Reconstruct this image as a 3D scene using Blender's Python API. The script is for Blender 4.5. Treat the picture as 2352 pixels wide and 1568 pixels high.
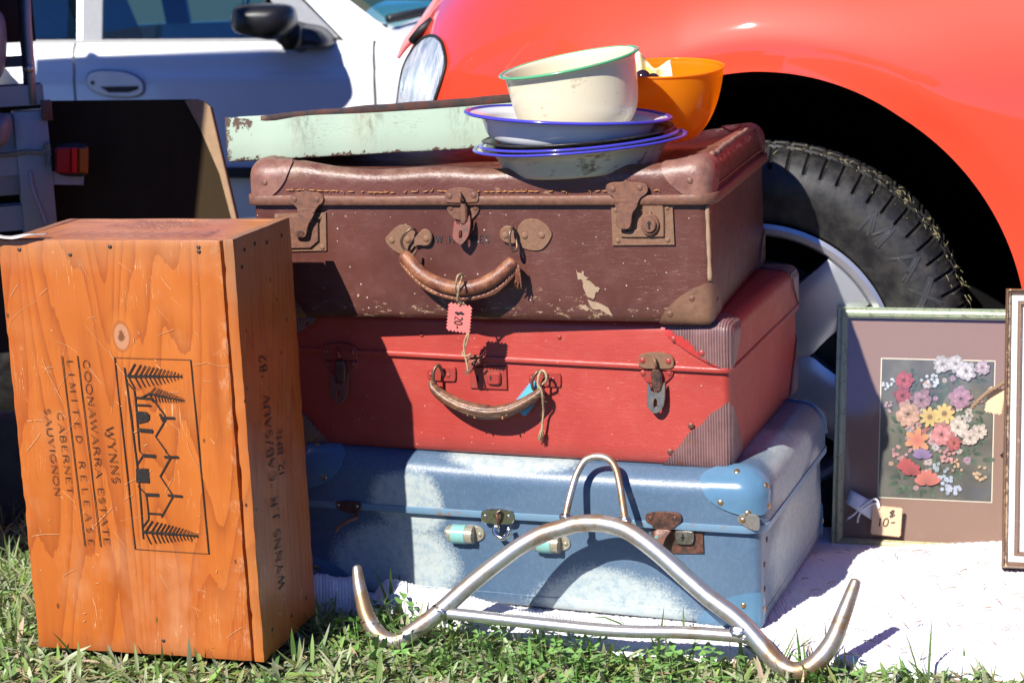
import bpy, bmesh, math, random
import numpy as np
from mathutils import Vector, Matrix, noise as mnoise
for o in list(bpy.data.objects): bpy.data.objects.remove(o)
R=math.radians; PI=math.pi
random.seed(7); rng=np.random.default_rng(7)
S=bpy.context.scene; COL=S.collection
# ------------------------------------------------------------------ camera, sky, sun, exposure
FPX,PITCH,ROLL,CAMH=4238.3,0.21225,0.04234,0.8421
_f=np.array([0,math.cos(PITCH),-math.sin(PITCH)]); _r=np.array([1.,0,0]); _u=np.cross(_r,_f)
CR=math.cos(ROLL)*_r-math.sin(ROLL)*_u; CU=math.sin(ROLL)*_r+math.cos(ROLL)*_u; CF=_f
CAM=np.array([0,0,CAMH])
cd=bpy.data.cameras.new('camera'); cam=bpy.data.objects.new('camera',cd); COL.objects.link(cam)
cam.matrix_world=Matrix(((CR[0],CU[0],-CF[0],0),(CR[1],CU[1],-CF[1],0),(CR[2],CU[2],-CF[2],CAMH),(0,0,0,1)))
cd.sensor_width=36; cd.sensor_fit='HORIZONTAL'; cd.lens=FPX/2352*36; cd.clip_end=500; cd.clip_start=.05
cd.dof.use_dof=True; cd.dof.focus_distance=2.25; cd.dof.aperture_fstop=10
S.camera=cam
SUNDIR=np.array([0.4497,0.6049,-0.6571])       # the way the light travels
w=bpy.data.worlds.new('World'); S.world=w; w.use_nodes=True
nt=w.node_tree; bg=nt.nodes['Background']; sky=nt.nodes.new('ShaderNodeTexSky')
sky.sky_type='NISHITA'; sky.sun_disc=False; sky.sun_elevation=math.asin(.6571)
sky.sun_rotation=math.atan2(-SUNDIR[0],-SUNDIR[1]); sky.altitude=100; sky.air_density=.62; sky.dust_density=.0; sky.ozone_density=3.0
tint=nt.nodes.new('ShaderNodeMixRGB'); tint.blend_type='MULTIPLY'; tint.inputs[0].default_value=1; tint.inputs[2].default_value=(.52,.90,1.75,1); nt.links.new(sky.outputs[0],tint.inputs[1]); nt.links.new(tint.outputs[0],bg.inputs[0]); bg.inputs[1].default_value=.056
sd=bpy.data.lights.new('sun','SUN'); so=bpy.data.objects.new('sun',sd); COL.objects.link(so)
sd.energy=5.0; sd.angle=R(.53); sd.color=(1,.955,.89)
so.rotation_euler=Vector(SUNDIR.tolist()).to_track_quat('-Z','Y').to_euler(); so.location=(-3,-3,6)
S.view_settings.view_transform='Standard'; S.view_settings.look='None'; S.view_settings.gamma=1; S.view_settings.exposure=.72
S.view_settings.use_curve_mapping=False
# ------------------------------------------------------------------ photo rays -> points on real planes
ZO={'v':(0,0,1),'5':(564.5,329.3,3.125),'6':(1223,263.4,3.031),'7':(677.4,696.2,3.623),'8':(1270,583.3,2.873),
    '9':(696.2,1016.1,2.839),'10':(1223,1016.1,2.839),'11':(1787.6,639.8,2.2515),'12':(1740.5,1176,3.846),
    '1':(0,0,2.9237),'2':(470.4,0,2.9237),'3':(1034.9,47,3.0866),'4':(1693.5,0,2.193),'A':(0,470.4,2.7775),'B':(0,997.3,2.7455)}
def vv(k,x,y): o=ZO[k]; return o[0]+x/o[2], o[1]+y/o[2]
def ray(k,x,y):
    x,y=vv(k,x,y); return CF+CR*(x-1176)/FPX-CU*(y-784)/FPX
def at_z(k,x,y,z): d=ray(k,x,y); return CAM+d*((z-CAMH)/d[2])
def at_y(k,x,y,Y): d=ray(k,x,y); return CAM+d*(Y/d[1])
def at_plane(k,x,y,o,n): d=ray(k,x,y); return CAM+d*(((o-CAM)@n)/(d@n))
# ------------------------------------------------------------------ material nodes
class NB:
    def __init__(s,name):
        s.m=bpy.data.materials.new(name); s.m.use_nodes=True; s.t=s.m.node_tree; s.b=s.t.nodes['Principled BSDF']
        s.out=s.t.nodes['Material Output']
        s._c=None
    def n(s,t,**k):
        q=s.t.nodes.new('ShaderNode'+t)
        for a,v in k.items(): setattr(q,a,v)
        return q
    def put(s,sock,v):
        if hasattr(v,'is_linked') or isinstance(v,bpy.types.NodeSocket): s.t.links.new(v,sock)
        else:
            try: sock.default_value=v
            except Exception: sock.default_value=tuple(v)+(1,)
    def co(s):
        if s._c is None: s._c=s.n('TexCoord').outputs['Object']
        return s._c
    def map(s,sc=(1,1,1),loc=(0,0,0),rot=(0,0,0),vec=None):
        q=s.n('Mapping'); s.put(q.inputs[0],vec or s.co()); q.inputs[1].default_value=loc; q.inputs[2].default_value=rot; q.inputs[3].default_value=sc; return q.outputs[0]
    def noise(s,sc,de=3,ro=.55,vec=None,di=0,col=False):
        q=s.n('TexNoise'); s.put(q.inputs['Vector'],vec or s.co()); q.inputs['Scale'].default_value=sc; q.inputs['Detail'].default_value=de
        q.inputs['Roughness'].default_value=ro; q.inputs['Distortion'].default_value=di; return q.outputs[1 if col else 0]
    def voro(s,sc,vec=None,feat='F1',out=0,rnd=1):
        q=s.n('TexVoronoi',feature=feat); s.put(q.inputs['Vector'],vec or s.co()); q.inputs['Scale'].default_value=sc; q.inputs['Randomness'].default_value=rnd; return q.outputs[out]
    def wave(s,sc,dist=0,de=2,dsc=1,vec=None,dr='X'):
        q=s.n('TexWave',bands_direction=dr); s.put(q.inputs['Vector'],vec or s.co()); q.inputs['Scale'].default_value=sc; q.inputs['Distortion'].default_value=dist
        q.inputs['Detail'].default_value=de; q.inputs['Detail Scale'].default_value=dsc; return q.outputs[1]
    def ma(s,op,a,b=0,c=0,cl=False):
        q=s.n('Math',operation=op); q.use_clamp=cl
        s.put(q.inputs[0],a); s.put(q.inputs[1],b); s.put(q.inputs[2],c); return q.outputs[0]
    def mr(s,f,a,b,c=0,d=1):
        q=s.n('MapRange'); q.clamp=True; s.put(q.inputs[0],f)
        for i,v in enumerate((a,b,c,d)): q.inputs[i+1].default_value=v
        return q.outputs[0]
    def mix(s,f,a,b,mode='MIX'):
        q=s.n('MixRGB',blend_type=mode); s.put(q.inputs[0],f)
        for i,v in ((1,a),(2,b)):
            if isinstance(v,(tuple,list)): q.inputs[i].default_value=tuple(v)[:3]+(1,)
            else: s.put(q.inputs[i],v)
        return q.outputs[0]
    def ramp(s,f,st,interp='LINEAR'):
        q=s.n('ValToRGB'); cr=q.color_ramp; cr.interpolation=interp; s.put(q.inputs[0],f)
        while len(cr.elements)<len(st): cr.elements.new(.5)
        for e,(p,c) in zip(cr.elements,st): e.position=p; e.color=tuple(c)[:3]+(1,)
        return q.outputs[0]
    def dist(s,p,sc=(1,1,1)):
        q=s.n('VectorMath',operation='SUBTRACT'); s.put(q.inputs[0],s.co()); q.inputs[1].default_value=p
        m=s.n('VectorMath',operation='MULTIPLY'); s.t.links.new(q.outputs[0],m.inputs[0]); m.inputs[1].default_value=sc
        l=s.n('VectorMath',operation='LENGTH'); s.t.links.new(m.outputs[0],l.inputs[0]); return l.outputs['Value']
    def xyz(s):
        q=s.n('SeparateXYZ'); s.put(q.inputs[0],s.co()); return q.outputs
    def bump(s,h,st=.3,di=.001):
        q=s.n('Bump'); s.put(q.inputs['Height'],h); q.inputs['Strength'].default_value=st; q.inputs['Distance'].default_value=di
        s.t.links.new(q.outputs[0],s.b.inputs['Normal']); return q
    def fin(s,col,rough=.5,metal=0,spec=.5,coat=0,coatr=.05):
        if isinstance(col,(tuple,list)): s.b.inputs['Base Color'].default_value=tuple(col)[:3]+(1,)
        else: s.put(s.b.inputs['Base Color'],col)
        s.put(s.b.inputs['Roughness'],rough); s.put(s.b.inputs['Metallic'],metal); s.b.inputs['Specular IOR Level'].default_value=spec
        s.b.inputs['Coat Weight'].default_value=coat; s.b.inputs['Coat Roughness'].default_value=coatr
        return s.m
def simple(name,col,rough=.5,metal=0,var=.25,sc=60,bs=0,coat=0,spec=.5,bsc=None):
    n=NB(name); f=n.noise(sc,4,.6)
    c=n.mix(f,tuple(x*(1-var) for x in col),tuple(min(1,x*(1+var)) for x in col))
    if bs: n.bump(n.noise(bsc or sc*6,3),bs,.0008)
    return n.fin(c,rough,metal,spec,coat)
# ------------------------------------------------------------------ meshes
def mesh(name,V,F,mat=None,smooth=False,angle=None):
    me=bpy.data.meshes.new(name); me.from_pydata([tuple(map(float,v)) for v in V],[],[tuple(f) for f in F]); me.validate(); me.update()
    if mat:
        for m in (mat if isinstance(mat,(list,tuple)) else [mat]): me.materials.append(m)
    if smooth or angle:
        me.polygons.foreach_set('use_smooth',[True]*len(me.polygons))
        if angle: me.set_sharp_from_angle(angle=R(angle))
    return me
def obj(name,V,F,mat=None,parent=None,smooth=False,angle=None,label=None,recalc=True):
    me=mesh(name,V,F,mat,smooth,angle)
    if recalc:
        bm=bmesh.new(); bm.from_mesh(me); bmesh.ops.recalc_face_normals(bm,faces=bm.faces); bm.to_mesh(me); bm.free()
        if angle: me.set_sharp_from_angle(angle=R(angle))
    o=bpy.data.objects.new(name,me); COL.objects.link(o)
    if parent is not None: o.parent=parent.e if isinstance(parent,Thing) else parent
    if label: o['label']=label
    return o
class Thing:
    """an Empty at the base of a thing; local axes X right, Y away, Z up"""
    def __init__(s,name,label,cat,M,group=None):
        s.e=bpy.data.objects.new(name,None); COL.objects.link(s.e); s.e.empty_display_size=.05
        s.M=np.array(M,float); s.e.matrix_world=Matrix(s.M.tolist()); s.Mi=np.linalg.inv(s.M)
        s.e['label']=label; s.e['category']=cat
        if group: s.e['group']=group
        s.yf=0
    def loc(s,P): return (s.Mi@np.append(P,1))[:3]
    def wor(s,P): return (s.M@np.append(P,1))[:3]
    def P(s,k,x,y,off=0):            # point on the plane a little proud of the front
        o=s.wor((0,s.yf-off,0)); n=s.M[:3,1]; return s.loc(at_plane(k,x,y,o,n))
    def F(s,k,x,y,off=0): p=s.P(k,x,y,off); return p[0],p[2]
def frame(o,yaw,lean=0):
    c,si=math.cos(yaw),math.sin(yaw); M=np.eye(4); M[:3,0]=(c,si,0); M[:3,1]=(-si,c,0); M[:3,2]=(0,0,1)
    if lean:
        a,b=M[:3,1].copy(),M[:3,2].copy(); M[:3,1]=a*math.cos(lean)-b*math.sin(lean); M[:3,2]=b*math.cos(lean)+a*math.sin(lean)
    M[:3,3]=o; return M
def tagthing(o,label,cat,group=None,kind=None):
    if label: o['label']=label
    if cat: o['category']=cat
    if group: o['group']=group
    if kind: o['kind']=kind
    return o
class MB:
    def __init__(s): s.V=[]; s.F=[]
    def add(s,V,F):
        b=len(s.V); s.V+=[tuple(v) for v in V]; s.F+=[tuple(i+b for i in f) for f in F]
    def box(s,a,b,T=None,ch=0):
        x0,y0,z0=a; x1,y1,z1=b
        V=[(x,y,z) for z in(z0,z1) for y in(y0,y1) for x in(x0,x1)]
        F=[(0,2,3,1),(4,5,7,6),(0,1,5,4),(2,6,7,3),(0,4,6,2),(1,3,7,5)]
        if T is not None: V=[tuple(T(np.array(v))) for v in V]
        s.add(V,F)
    def tube(s,pts,rad,n=8,caps=True,flat=None):
        V,F=tube(pts,rad,n,caps,flat); s.add(V,F)
    def obj(s,name,mat,parent=None,**k): return obj(name,s.V,s.F,mat,parent,**k)
def cat(pts,per=6,closed=False):
    P=[np.array(p,float) for p in pts]; n=len(P); out=[]
    for i in range(n if closed else n-1):
        p0=P[(i-1)%n] if closed or i>0 else 2*P[0]-P[1]; p1=P[i]; p2=P[(i+1)%n]; p3=P[(i+2)%n] if closed or i+2<n else 2*P[-1]-P[-2]
        for k in range(per):
            t=k/per; out.append(.5*((2*p1)+(-p0+p2)*t+(2*p0-5*p1+4*p2-p3)*t*t+(-p0+3*p1-3*p2+p3)*t**3))
    if not closed: out.append(P[-1])
    return out
def tube(pts,rad,n=8,caps=True,flat=None):
    P=[np.array(p,float) for p in pts]; m=len(P)
    rad=[rad]*m if np.isscalar(rad) else list(rad)
    if len(rad)!=m: rad=list(np.interp(np.linspace(0,1,m),np.linspace(0,1,len(rad)),rad))
    T=[]; 
    for i in range(m):
        d=P[min(i+1,m-1)]-P[max(i-1,0)]; T.append(d/(np.linalg.norm(d)+1e-12))
    ref=np.array([0,1.,0]) if abs(T[0][1])<.9 else np.array([1.,0,0])
    N=ref-T[0]*(ref@T[0]); N/=np.linalg.norm(N); V=[];F=[]
    for i in range(m):
        N=N-T[i]*(N@T[i]); N/=np.linalg.norm(N); B=np.cross(T[i],N)
        for k in range(n):
            a=2*PI*k/n; fx=1 if flat is None else flat
            V.append(P[i]+rad[i]*(N*math.cos(a)*fx+B*math.sin(a)))
    for i in range(m-1):
        for k in range(n): F.append((i*n+k,i*n+(k+1)%n,(i+1)*n+(k+1)%n,(i+1)*n+k))
    if caps: F.append(tuple(range(n-1,-1,-1))); F.append(tuple((m-1)*n+k for k in range(n)))
    return V,F
def lathe(prof,n=96,closed=False):
    V=[];F=[];m=len(prof)
    for r,z in prof:
        for k in range(n): a=2*PI*k/n; V.append((r*math.cos(a),r*math.sin(a),z))
    for i in range(m-1 if not closed else m):
        for k in range(n): j=(i+1)%m; F.append((i*n+k,i*n+(k+1)%n,j*n+(k+1)%n,j*n+k))
    return V,F
def chaikin(p,it=1):
    for _ in range(it):
        q=[]
        for i in range(len(p)):
            a=np.array(p[i],float); b=np.array(p[(i+1)%len(p)],float); q+=[a*.78+b*.22,a*.22+b*.78]
        p=q
    return [tuple(x) for x in p]
def prism(pts,o0,o1,fn,bev=.0006,holes=(),sm=0,bulge=0):
    """plate: outline in (x,z), from offset o0 to o1, rounded front edge; fn(x,z,off)->3D"""
    pts=chaikin(pts,sm) if sm else list(pts)
    bm=bmesh.new()
    A=sum(pts[i][0]*pts[(i+1)%len(pts)][1]-pts[(i+1)%len(pts)][0]*pts[i][1] for i in range(len(pts)))
    if A<0: pts=pts[::-1]
    def ins(p,d):
        out=[]
        for i in range(len(p)):
            a=np.array(p[i-1]);b=np.array(p[i]);c=np.array(p[(i+1)%len(p)])
            e1=b-a;e2=c-b; n1=np.array([-e1[1],e1[0]])/(np.linalg.norm(e1)+1e-9); n2=np.array([-e2[1],e2[0]])/(np.linalg.norm(e2)+1e-9)
            q=n1+n2; q/=max(np.linalg.norm(q),.3); out.append(tuple(b+q*d))
        return out
    def ring(p,o): return [bm.verts.new(fn(x,z,o)) for x,z in p]
    loops=[pts]+[list(h) for h in holes]; fr=[]
    for li,l in enumerate(loops):
        sgn=1 if li==0 else -1
        if li and sum(l[i][0]*l[(i+1)%len(l)][1]-l[(i+1)%len(l)][0]*l[i][1] for i in range(len(l)))<0: l=l[::-1]
        r0=ring(l,o0); r1=ring(l,o1-bev); r2=ring(ins(l,sgn*bev),o1)
        for a,b in((r0,r1),(r1,r2)):
            for i in range(len(a)): bm.faces.new((a[i],a[(i+1)%len(a)],b[(i+1)%len(a)],b[i]))
        fr.append(r2)
    if len(fr)==1: bm.faces.new(fr[0])
    else:
        E=[]
        for r in fr:
            for i in range(len(r)): E.append(bm.edges.get((r[i],r[(i+1)%len(r)])))
        bmesh.ops.triangle_fill(bm,use_beauty=True,edges=E)
    bm.verts.index_update(); V=[tuple(v.co) for v in bm.verts]; F=[[v.index for v in f.verts] for f in bm.faces]; bm.free()
    return V,F
def dome(r,h,n=10,rings=3):
    prof=[(r,0)]+[(r*math.cos(a),h*math.sin(a)) for a in np.linspace(0,PI/2,rings+1)[1:-1]]
    V,F=lathe(prof,n); V.append((0,0,h)); m=len(prof)-1
    for k in range(n): F.append((m*n+k,m*n+(k+1)%n,len(V)-1))
    return V,F
def fnoise(p,sc,seed=0): return mnoise.noise(Vector((p[0]*sc+seed,p[1]*sc+seed*1.7,p[2]*sc-seed)))
def sst(a,b,x): t=min(1,max(0,(x-a)/(b-a))); return t*t*(3-2*t)
def ellipse(cx,cy,rx,ry,n=16): return [(cx+rx*math.cos(2*PI*k/n),cy+ry*math.sin(2*PI*k/n)) for k in range(n)]
# ------------------------------------------------------------------ lettering built from strokes
def _arc(cx,cy,rx,ry,a0,a1,n=9): return [(cx+rx*math.cos(R(a0+(a1-a0)*i/(n-1))),cy+ry*math.sin(R(a0+(a1-a0)*i/(n-1)))) for i in range(n)]
T_,t_=1.0,.5
GL={ # width, [(weight, polyline)], serifs[(x,y)]
'A':(.9,[(t_,[(.05,0),(.5,1)]),(T_,[(.5,1),(.95,0)]),(t_,[(.2,.33),(.8,.33)])],[(.05,0),(.95,0)]),
'B':(.75,[(T_,[(.15,0),(.15,1)]),(.8,[(.15,1)]+_arc(.5,.76,.35,.24,90,-90)+[(.15,.52)]),(.8,[(.15,.52)]+_arc(.52,.26,.4,.26,90,-90)+[(.15,0)])],[]),
'C':(.85,[(.8,_arc(.52,.5,.46,.5,45,315,15))],[]),
'D':(.9,[(T_,[(.15,0),(.15,1)]),(.8,[(.15,1)]+_arc(.4,.5,.55,.5,90,-90,13)+[(.15,0)])],[]),
'E':(.7,[(T_,[(.15,0),(.15,1)]),(t_,[(.15,1),(.9,1),(.9,.85)]),(t_,[(.15,.52),(.7,.52)]),(t_,[(.15,0),(.95,0),(.95,.18)])],[]),
'G':(.9,[(.8,_arc(.5,.5,.46,.5,45,330,15)),(T_,[(.9,.42),(.9,.1)]),(t_,[(.65,.42),(.98,.42)])],[]),
'H':(.9,[(T_,[(.12,0),(.12,1)]),(T_,[(.88,0),(.88,1)]),(t_,[(.12,.5),(.88,.5)])],[]),
'I':(.3,[(T_,[(.5,0),(.5,1)])],[(.5,0),(.5,1)]),
'J':(.5,[(T_,[(.7,1),(.7,.2)]+_arc(.4,.2,.3,.2,0,-150,6))],[]),
'L':(.7,[(T_,[(.2,0),(.2,1)]),(t_,[(.2,0),(.92,0),(.95,.2)])],[(.2,1)]),
'M':(1.1,[(t_,[(.1,0),(.14,1)]),(T_,[(.14,1),(.5,.1)]),(t_,[(.5,.1),(.86,1)]),(T_,[(.86,1),(.9,0)])],[(.1,0),(.9,0)]),
'N':(.9,[(t_,[(.12,0),(.12,1)]),(T_,[(.12,1),(.88,0)]),(t_,[(.88,0),(.88,1)])],[(.12,0),(.88,1)]),
'O':(.95,[(.8,_arc(.5,.5,.47,.5,0,360,17))],[]),
'R':(.85,[(T_,[(.15,0),(.15,1)]),(.8,[(.15,1)]+_arc(.5,.75,.36,.25,90,-90)+[(.15,.5)]),(T_,[(.5,.5),(.95,0)])],[(.15,0),(.95,0)]),
'S':(.6,[(.85,_arc(.5,.75,.38,.25,30,270,10)+_arc(.5,.25,.4,.25,90,-150,10))],[]),
'T':(.8,[(T_,[(.5,0),(.5,1)]),(t_,[(.06,.82),(.06,1),(.94,1),(.94,.82)])],[(.5,0)]),
'U':(.9,[(T_,[(.12,1),(.12,.3)]+_arc(.5,.3,.38,.3,180,360,9)+[(.88,.3),(.88,1)])],[(.12,1),(.88,1)]),
'V':(.85,[(T_,[(.05,1),(.5,0)]),(t_,[(.5,0),(.95,1)])],[(.05,1),(.95,1)]),
'W':(1.2,[(T_,[(.03,1),(.28,0)]),(t_,[(.28,0),(.5,.95)]),(T_,[(.5,.95),(.72,0)]),(t_,[(.72,0),(.97,1)])],[(.03,1),(.97,1)]),
'X':(.85,[(T_,[(.08,1),(.92,0)]),(t_,[(.92,1),(.08,0)])],[]),
'Y':(.85,[(T_,[(.05,1),(.5,.45)]),(t_,[(.95,1),(.5,.45)]),(T_,[(.5,.45),(.5,0)])],[(.05,1),(.95,1),(.5,0)]),
'0':(.65,[(.9,_arc(.5,.5,.42,.5,0,360,15))],[]),
'1':(.4,[(T_,[(.3,.8),(.55,1),(.55,0)])],[]),
'2':(.65,[(.9,_arc(.48,.72,.38,.28,160,-30,9)+[(.1,.02),(.95,.02)])],[]),
'8':(.65,[(.9,_arc(.5,.75,.32,.25,0,360,12)),(.9,_arc(.5,.26,.4,.26,0,360,12))],[]),
'$':(.7,[(.9,_arc(.5,.68,.36,.2,30,270,10)+_arc(.5,.28,.38,.2,90,-150,10)),(.8,[(.42,1.1),(.36,-.12)]),(.8,[(.62,1.1),(.56,-.12)])],[]),
's':(.5,[(.85,_arc(.5,.42,.3,.16,30,270,8)+_arc(.5,.13,.34,.14,90,-150,8))],[]),
'.':(.3,[(1.4,[(.4,.0),(.6,.06)])],[]), '/':(.5,[(.9,[(.1,-.1),(.9,1.05)])],[]), "'":(.25,[(.9,[(.5,1.05),(.45,.8)])],[]), '-':(.6,[(.9,[(.1,.4),(.9,.46)])],[]),
' ':(.55,[],[])}
def ribbon(mb,pl,wd,fn):
    P=[np.array(p,float) for p in pl]; n=len(P)
    if n<2: return
    b=len(mb.V); cl=np.linalg.norm(P[0]-P[-1])<1e-9
    for i in range(n):
        d=(P[min(i+1,n-1)]-P[max(i-1,0)]) if not(cl and i in(0,n-1)) else P[1]-P[-2]
        d=d/(np.linalg.norm(d)+1e-12); q=np.array([-d[1],d[0]])*wd/2
        mb.V.append(tuple(fn(*(P[i]+q)))); mb.V.append(tuple(fn(*(P[i]-q))))
    for i in range(n-1): mb.F.append((b+2*i,b+2*i+1,b+2*i+3,b+2*i+2))
def write(mb,txt,a,b,up,fn,wt=.14,serif=True,jit=0,sp=.18,slant=0):
    """letters along the segment a->b, height vector up; fn(x,z)->3D"""
    a=np.array(a,float);b=np.array(b,float);up=np.array(up,float); h=np.linalg.norm(up)
    wid=sum(GL[c][0]+sp for c in txt)-sp; u=(b-a)/wid; x=0; k=0
    for ch in txt:
        gw,st,sf=GL[ch]; jx,jy=(random.uniform(-jit,jit),random.uniform(-jit,jit)); sc=1+random.uniform(-jit,jit)
        def tr(px,py): return a+u*(x+px*gw+slant*py+jx)+up*(py*sc+jy)
        for wgt,pl in st:
            k+=1; ribbon(mb,[tr(*p) for p in pl],wt*h*wgt,lambda X,Z,k=k:fn(X,Z,k))
        if serif:
            for (sx,sy) in sf:
                k+=1; c=tr(sx,sy); uu=u/np.linalg.norm(u)*h*.16; ribbon(mb,[c-uu,c+uu],wt*h*.45,lambda X,Z,k=k:fn(X,Z,k))
        x+=gw+sp
# ------------------------------------------------------------------ shared materials
def rusty(name,base,rust,sc=90,thr=(.4,.62),metal=.35,rough=.62,bs=.35):
    n=NB(name); a=n.noise(sc,5,.65); b=n.noise(sc*3.1,4,.7)
    f=n.mr(n.ma('ADD',a,n.ma('MULTIPLY',b,.35)),thr[0]+.15,thr[1]+.2)
    c=n.mix(f,base,rust); c=n.mix(n.ma('MULTIPLY',n.mr(b,.45,.8),.5),c,tuple(x*.45 for x in rust))
    n.bump(n.ma('ADD',a,b),bs,.0006)
    return n.fin(c,n.mr(f,0,1,rough-.12,rough+.15),n.mr(f,0,1,metal,metal*.3))
MT={}
MT['rust']=rusty('rusted_steel',(.15,.072,.048),(.21,.088,.05),sc=140,metal=.2,rough=.6)
MT['rust_tan']=rusty('rusted_tan_plate',(.225,.125,.072),(.19,.085,.045),sc=160,metal=.15,rough=.65)
MT['rust_dark']=rusty('dark_rusted_steel',(.075,.05,.045),(.16,.06,.03),sc=120,metal=.5,rough=.45)
MT['pewter']=rusty('worn_steel',(.36,.34,.30),(.15,.10,.06),sc=130,thr=(.45,.8),metal=.9,rough=.32,bs=.15)
MT['redmetal']=rusty('red_painted_fitting',(.33,.040,.032),(.17,.07,.04),sc=110,thr=(.52,.75),metal=.0,rough=.45,bs=.2)
MT['brownred']=rusty('worn_red_fitting',(.16,.085,.06),(.26,.06,.04),sc=90,metal=.4,rough=.5)
MT['black']=simple('black_gap',(.008,.007,.006),.8)
MT['thread']=simple('waxed_thread',(.42,.19,.06),.7,sc=400)
MT['twine']=simple('jute_twine',(.42,.31,.18),.85,sc=700,bs=.4)
MT['ink']=simple('black_marker_ink',(.012,.011,.012),.55)
MT['greyink']=simple('faded_pencil_ink',(.035,.03,.03),.7)
def leather_brown():
    n=NB('maroon_fibreboard'); big=n.noise(9,4,.6); fine=n.noise(220,3,.6); med=n.noise(38,5,.65)
    c=n.mix(n.mr(big,.3,.7),(.078,.023,.017),(.118,.041,.030))
    c=n.mix(n.ma('MULTIPLY',n.mr(med,.5,.75),.45),c,(.14,.054,.042))
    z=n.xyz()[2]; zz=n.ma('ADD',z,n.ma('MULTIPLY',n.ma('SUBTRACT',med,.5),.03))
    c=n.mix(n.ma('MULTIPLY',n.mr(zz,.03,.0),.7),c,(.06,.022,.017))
    sp=n.voro(85); msk=n.ma('MULTIPLY',n.ma('LESS_THAN',sp,.085),n.mr(n.noise(14,2),.38,.6))      # paint flecks
    c=n.mix(n.ma('MULTIPLY',msk,.75),c,(.62,.55,.52))
    scv=n.map((3,3,40),rot=(0,.5,0)); sc1=n.ma('LESS_THAN',n.ma('ABSOLUTE',n.ma('SUBTRACT',n.noise(9,2,.5,scv,di=.4),.5)),.0035)
    scm=n.ma('MULTIPLY',sc1,n.mr(n.noise(5,2),.5,.62)); c=n.mix(n.ma('MULTIPLY',scm,.55),c,(.36,.24,.18))
    wz=n.noise(95,6,.75,n.map((.6,1,1.6))); low=n.mr(z,.062,.012)
    wear=n.ma('MULTIPLY',n.ma('GREATER_THAN',n.ma('ADD',wz,n.ma('MULTIPLY',low,.1)),.69),n.mr(z,.075,.03)); c=n.mix(n.ma('MULTIPLY',wear,.75),c,(.33,.22,.13))
    n.bump(n.ma('ADD',fine,n.ma('MULTIPLY',med,2)),.22,.0006)
    return n.fin(c,n.ma('ADD',n.mr(med,.3,.7,.30,.46),n.ma('MULTIPLY',wear,.3)),0,.5)
def leather_brown_lid():
    n=NB('maroon_lid_leather'); big=n.noise(9,4,.6); fine=n.noise(260,3,.6); med=n.noise(42,5,.65)
    c=n.mix(n.mr(big,.3,.7),(.090,.025,.018),(.128,.044,.031))
    gm=n.n('NewGeometry').outputs['Pointiness']
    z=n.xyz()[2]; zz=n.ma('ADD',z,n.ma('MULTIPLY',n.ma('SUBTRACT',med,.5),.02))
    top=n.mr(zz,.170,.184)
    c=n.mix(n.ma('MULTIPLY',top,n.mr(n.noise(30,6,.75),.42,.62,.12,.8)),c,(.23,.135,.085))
    # scuffed patches on the front roll
    wz=n.noise(70,6,.7,n.map((.5,1,1.3))); wear=n.ma('GREATER_THAN',wz,.635); c=n.mix(n.ma('MULTIPLY',wear,.7),c,(.30,.17,.10))
    n.bump(n.ma('ADD',fine,n.ma('MULTIPLY',med,2)),.5,.0011)
    return n.fin(c,n.mr(med,.3,.7,.34,.48),0,.5)
def red_paint():
    n=NB('red_painted_canvas'); big=n.noise(7,3,.6); med=n.noise(45,5,.65); wv=n.noise(160,3,.6,n.map((.35,.6,3.2)))
    c=n.mix(n.mr(big,.3,.7),(.33,.036,.027),(.42,.058,.043))
    c=n.mix(n.ma('MULTIPLY',n.mr(med,.55,.8),.35),c,(.42,.09,.07))
    wz=n.noise(52,6,.72,n.map((.5,1,1.5))); wear=n.ma('GREATER_THAN',wz,.685); c=n.mix(n.ma('MULTIPLY',wear,.6),c,(.19,.055,.035))
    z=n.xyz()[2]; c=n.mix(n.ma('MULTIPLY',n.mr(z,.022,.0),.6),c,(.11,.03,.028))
    sp=n.voro(60); c=n.mix(n.ma('MULTIPLY',n.ma('LESS_THAN',sp,.05),.6),c,(.65,.42,.38))
    scv=n.map((4,4,30),rot=(0,.35,.2)); sc1=n.ma('LESS_THAN',n.ma('ABSOLUTE',n.ma('SUBTRACT',n.noise(8,2,.5,scv,di=.5),.5)),.003)
    c=n.mix(n.ma('MULTIPLY',n.ma('MULTIPLY',sc1,n.mr(n.noise(6,2),.5,.6)),.5),c,(.60,.22,.18))
    n.bump(n.ma('ADD',wv,n.ma('MULTIPLY',med,.5)),.35,.0008)
    return n.fin(c,n.mr(med,.3,.7,.34,.48),0,.5)
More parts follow.
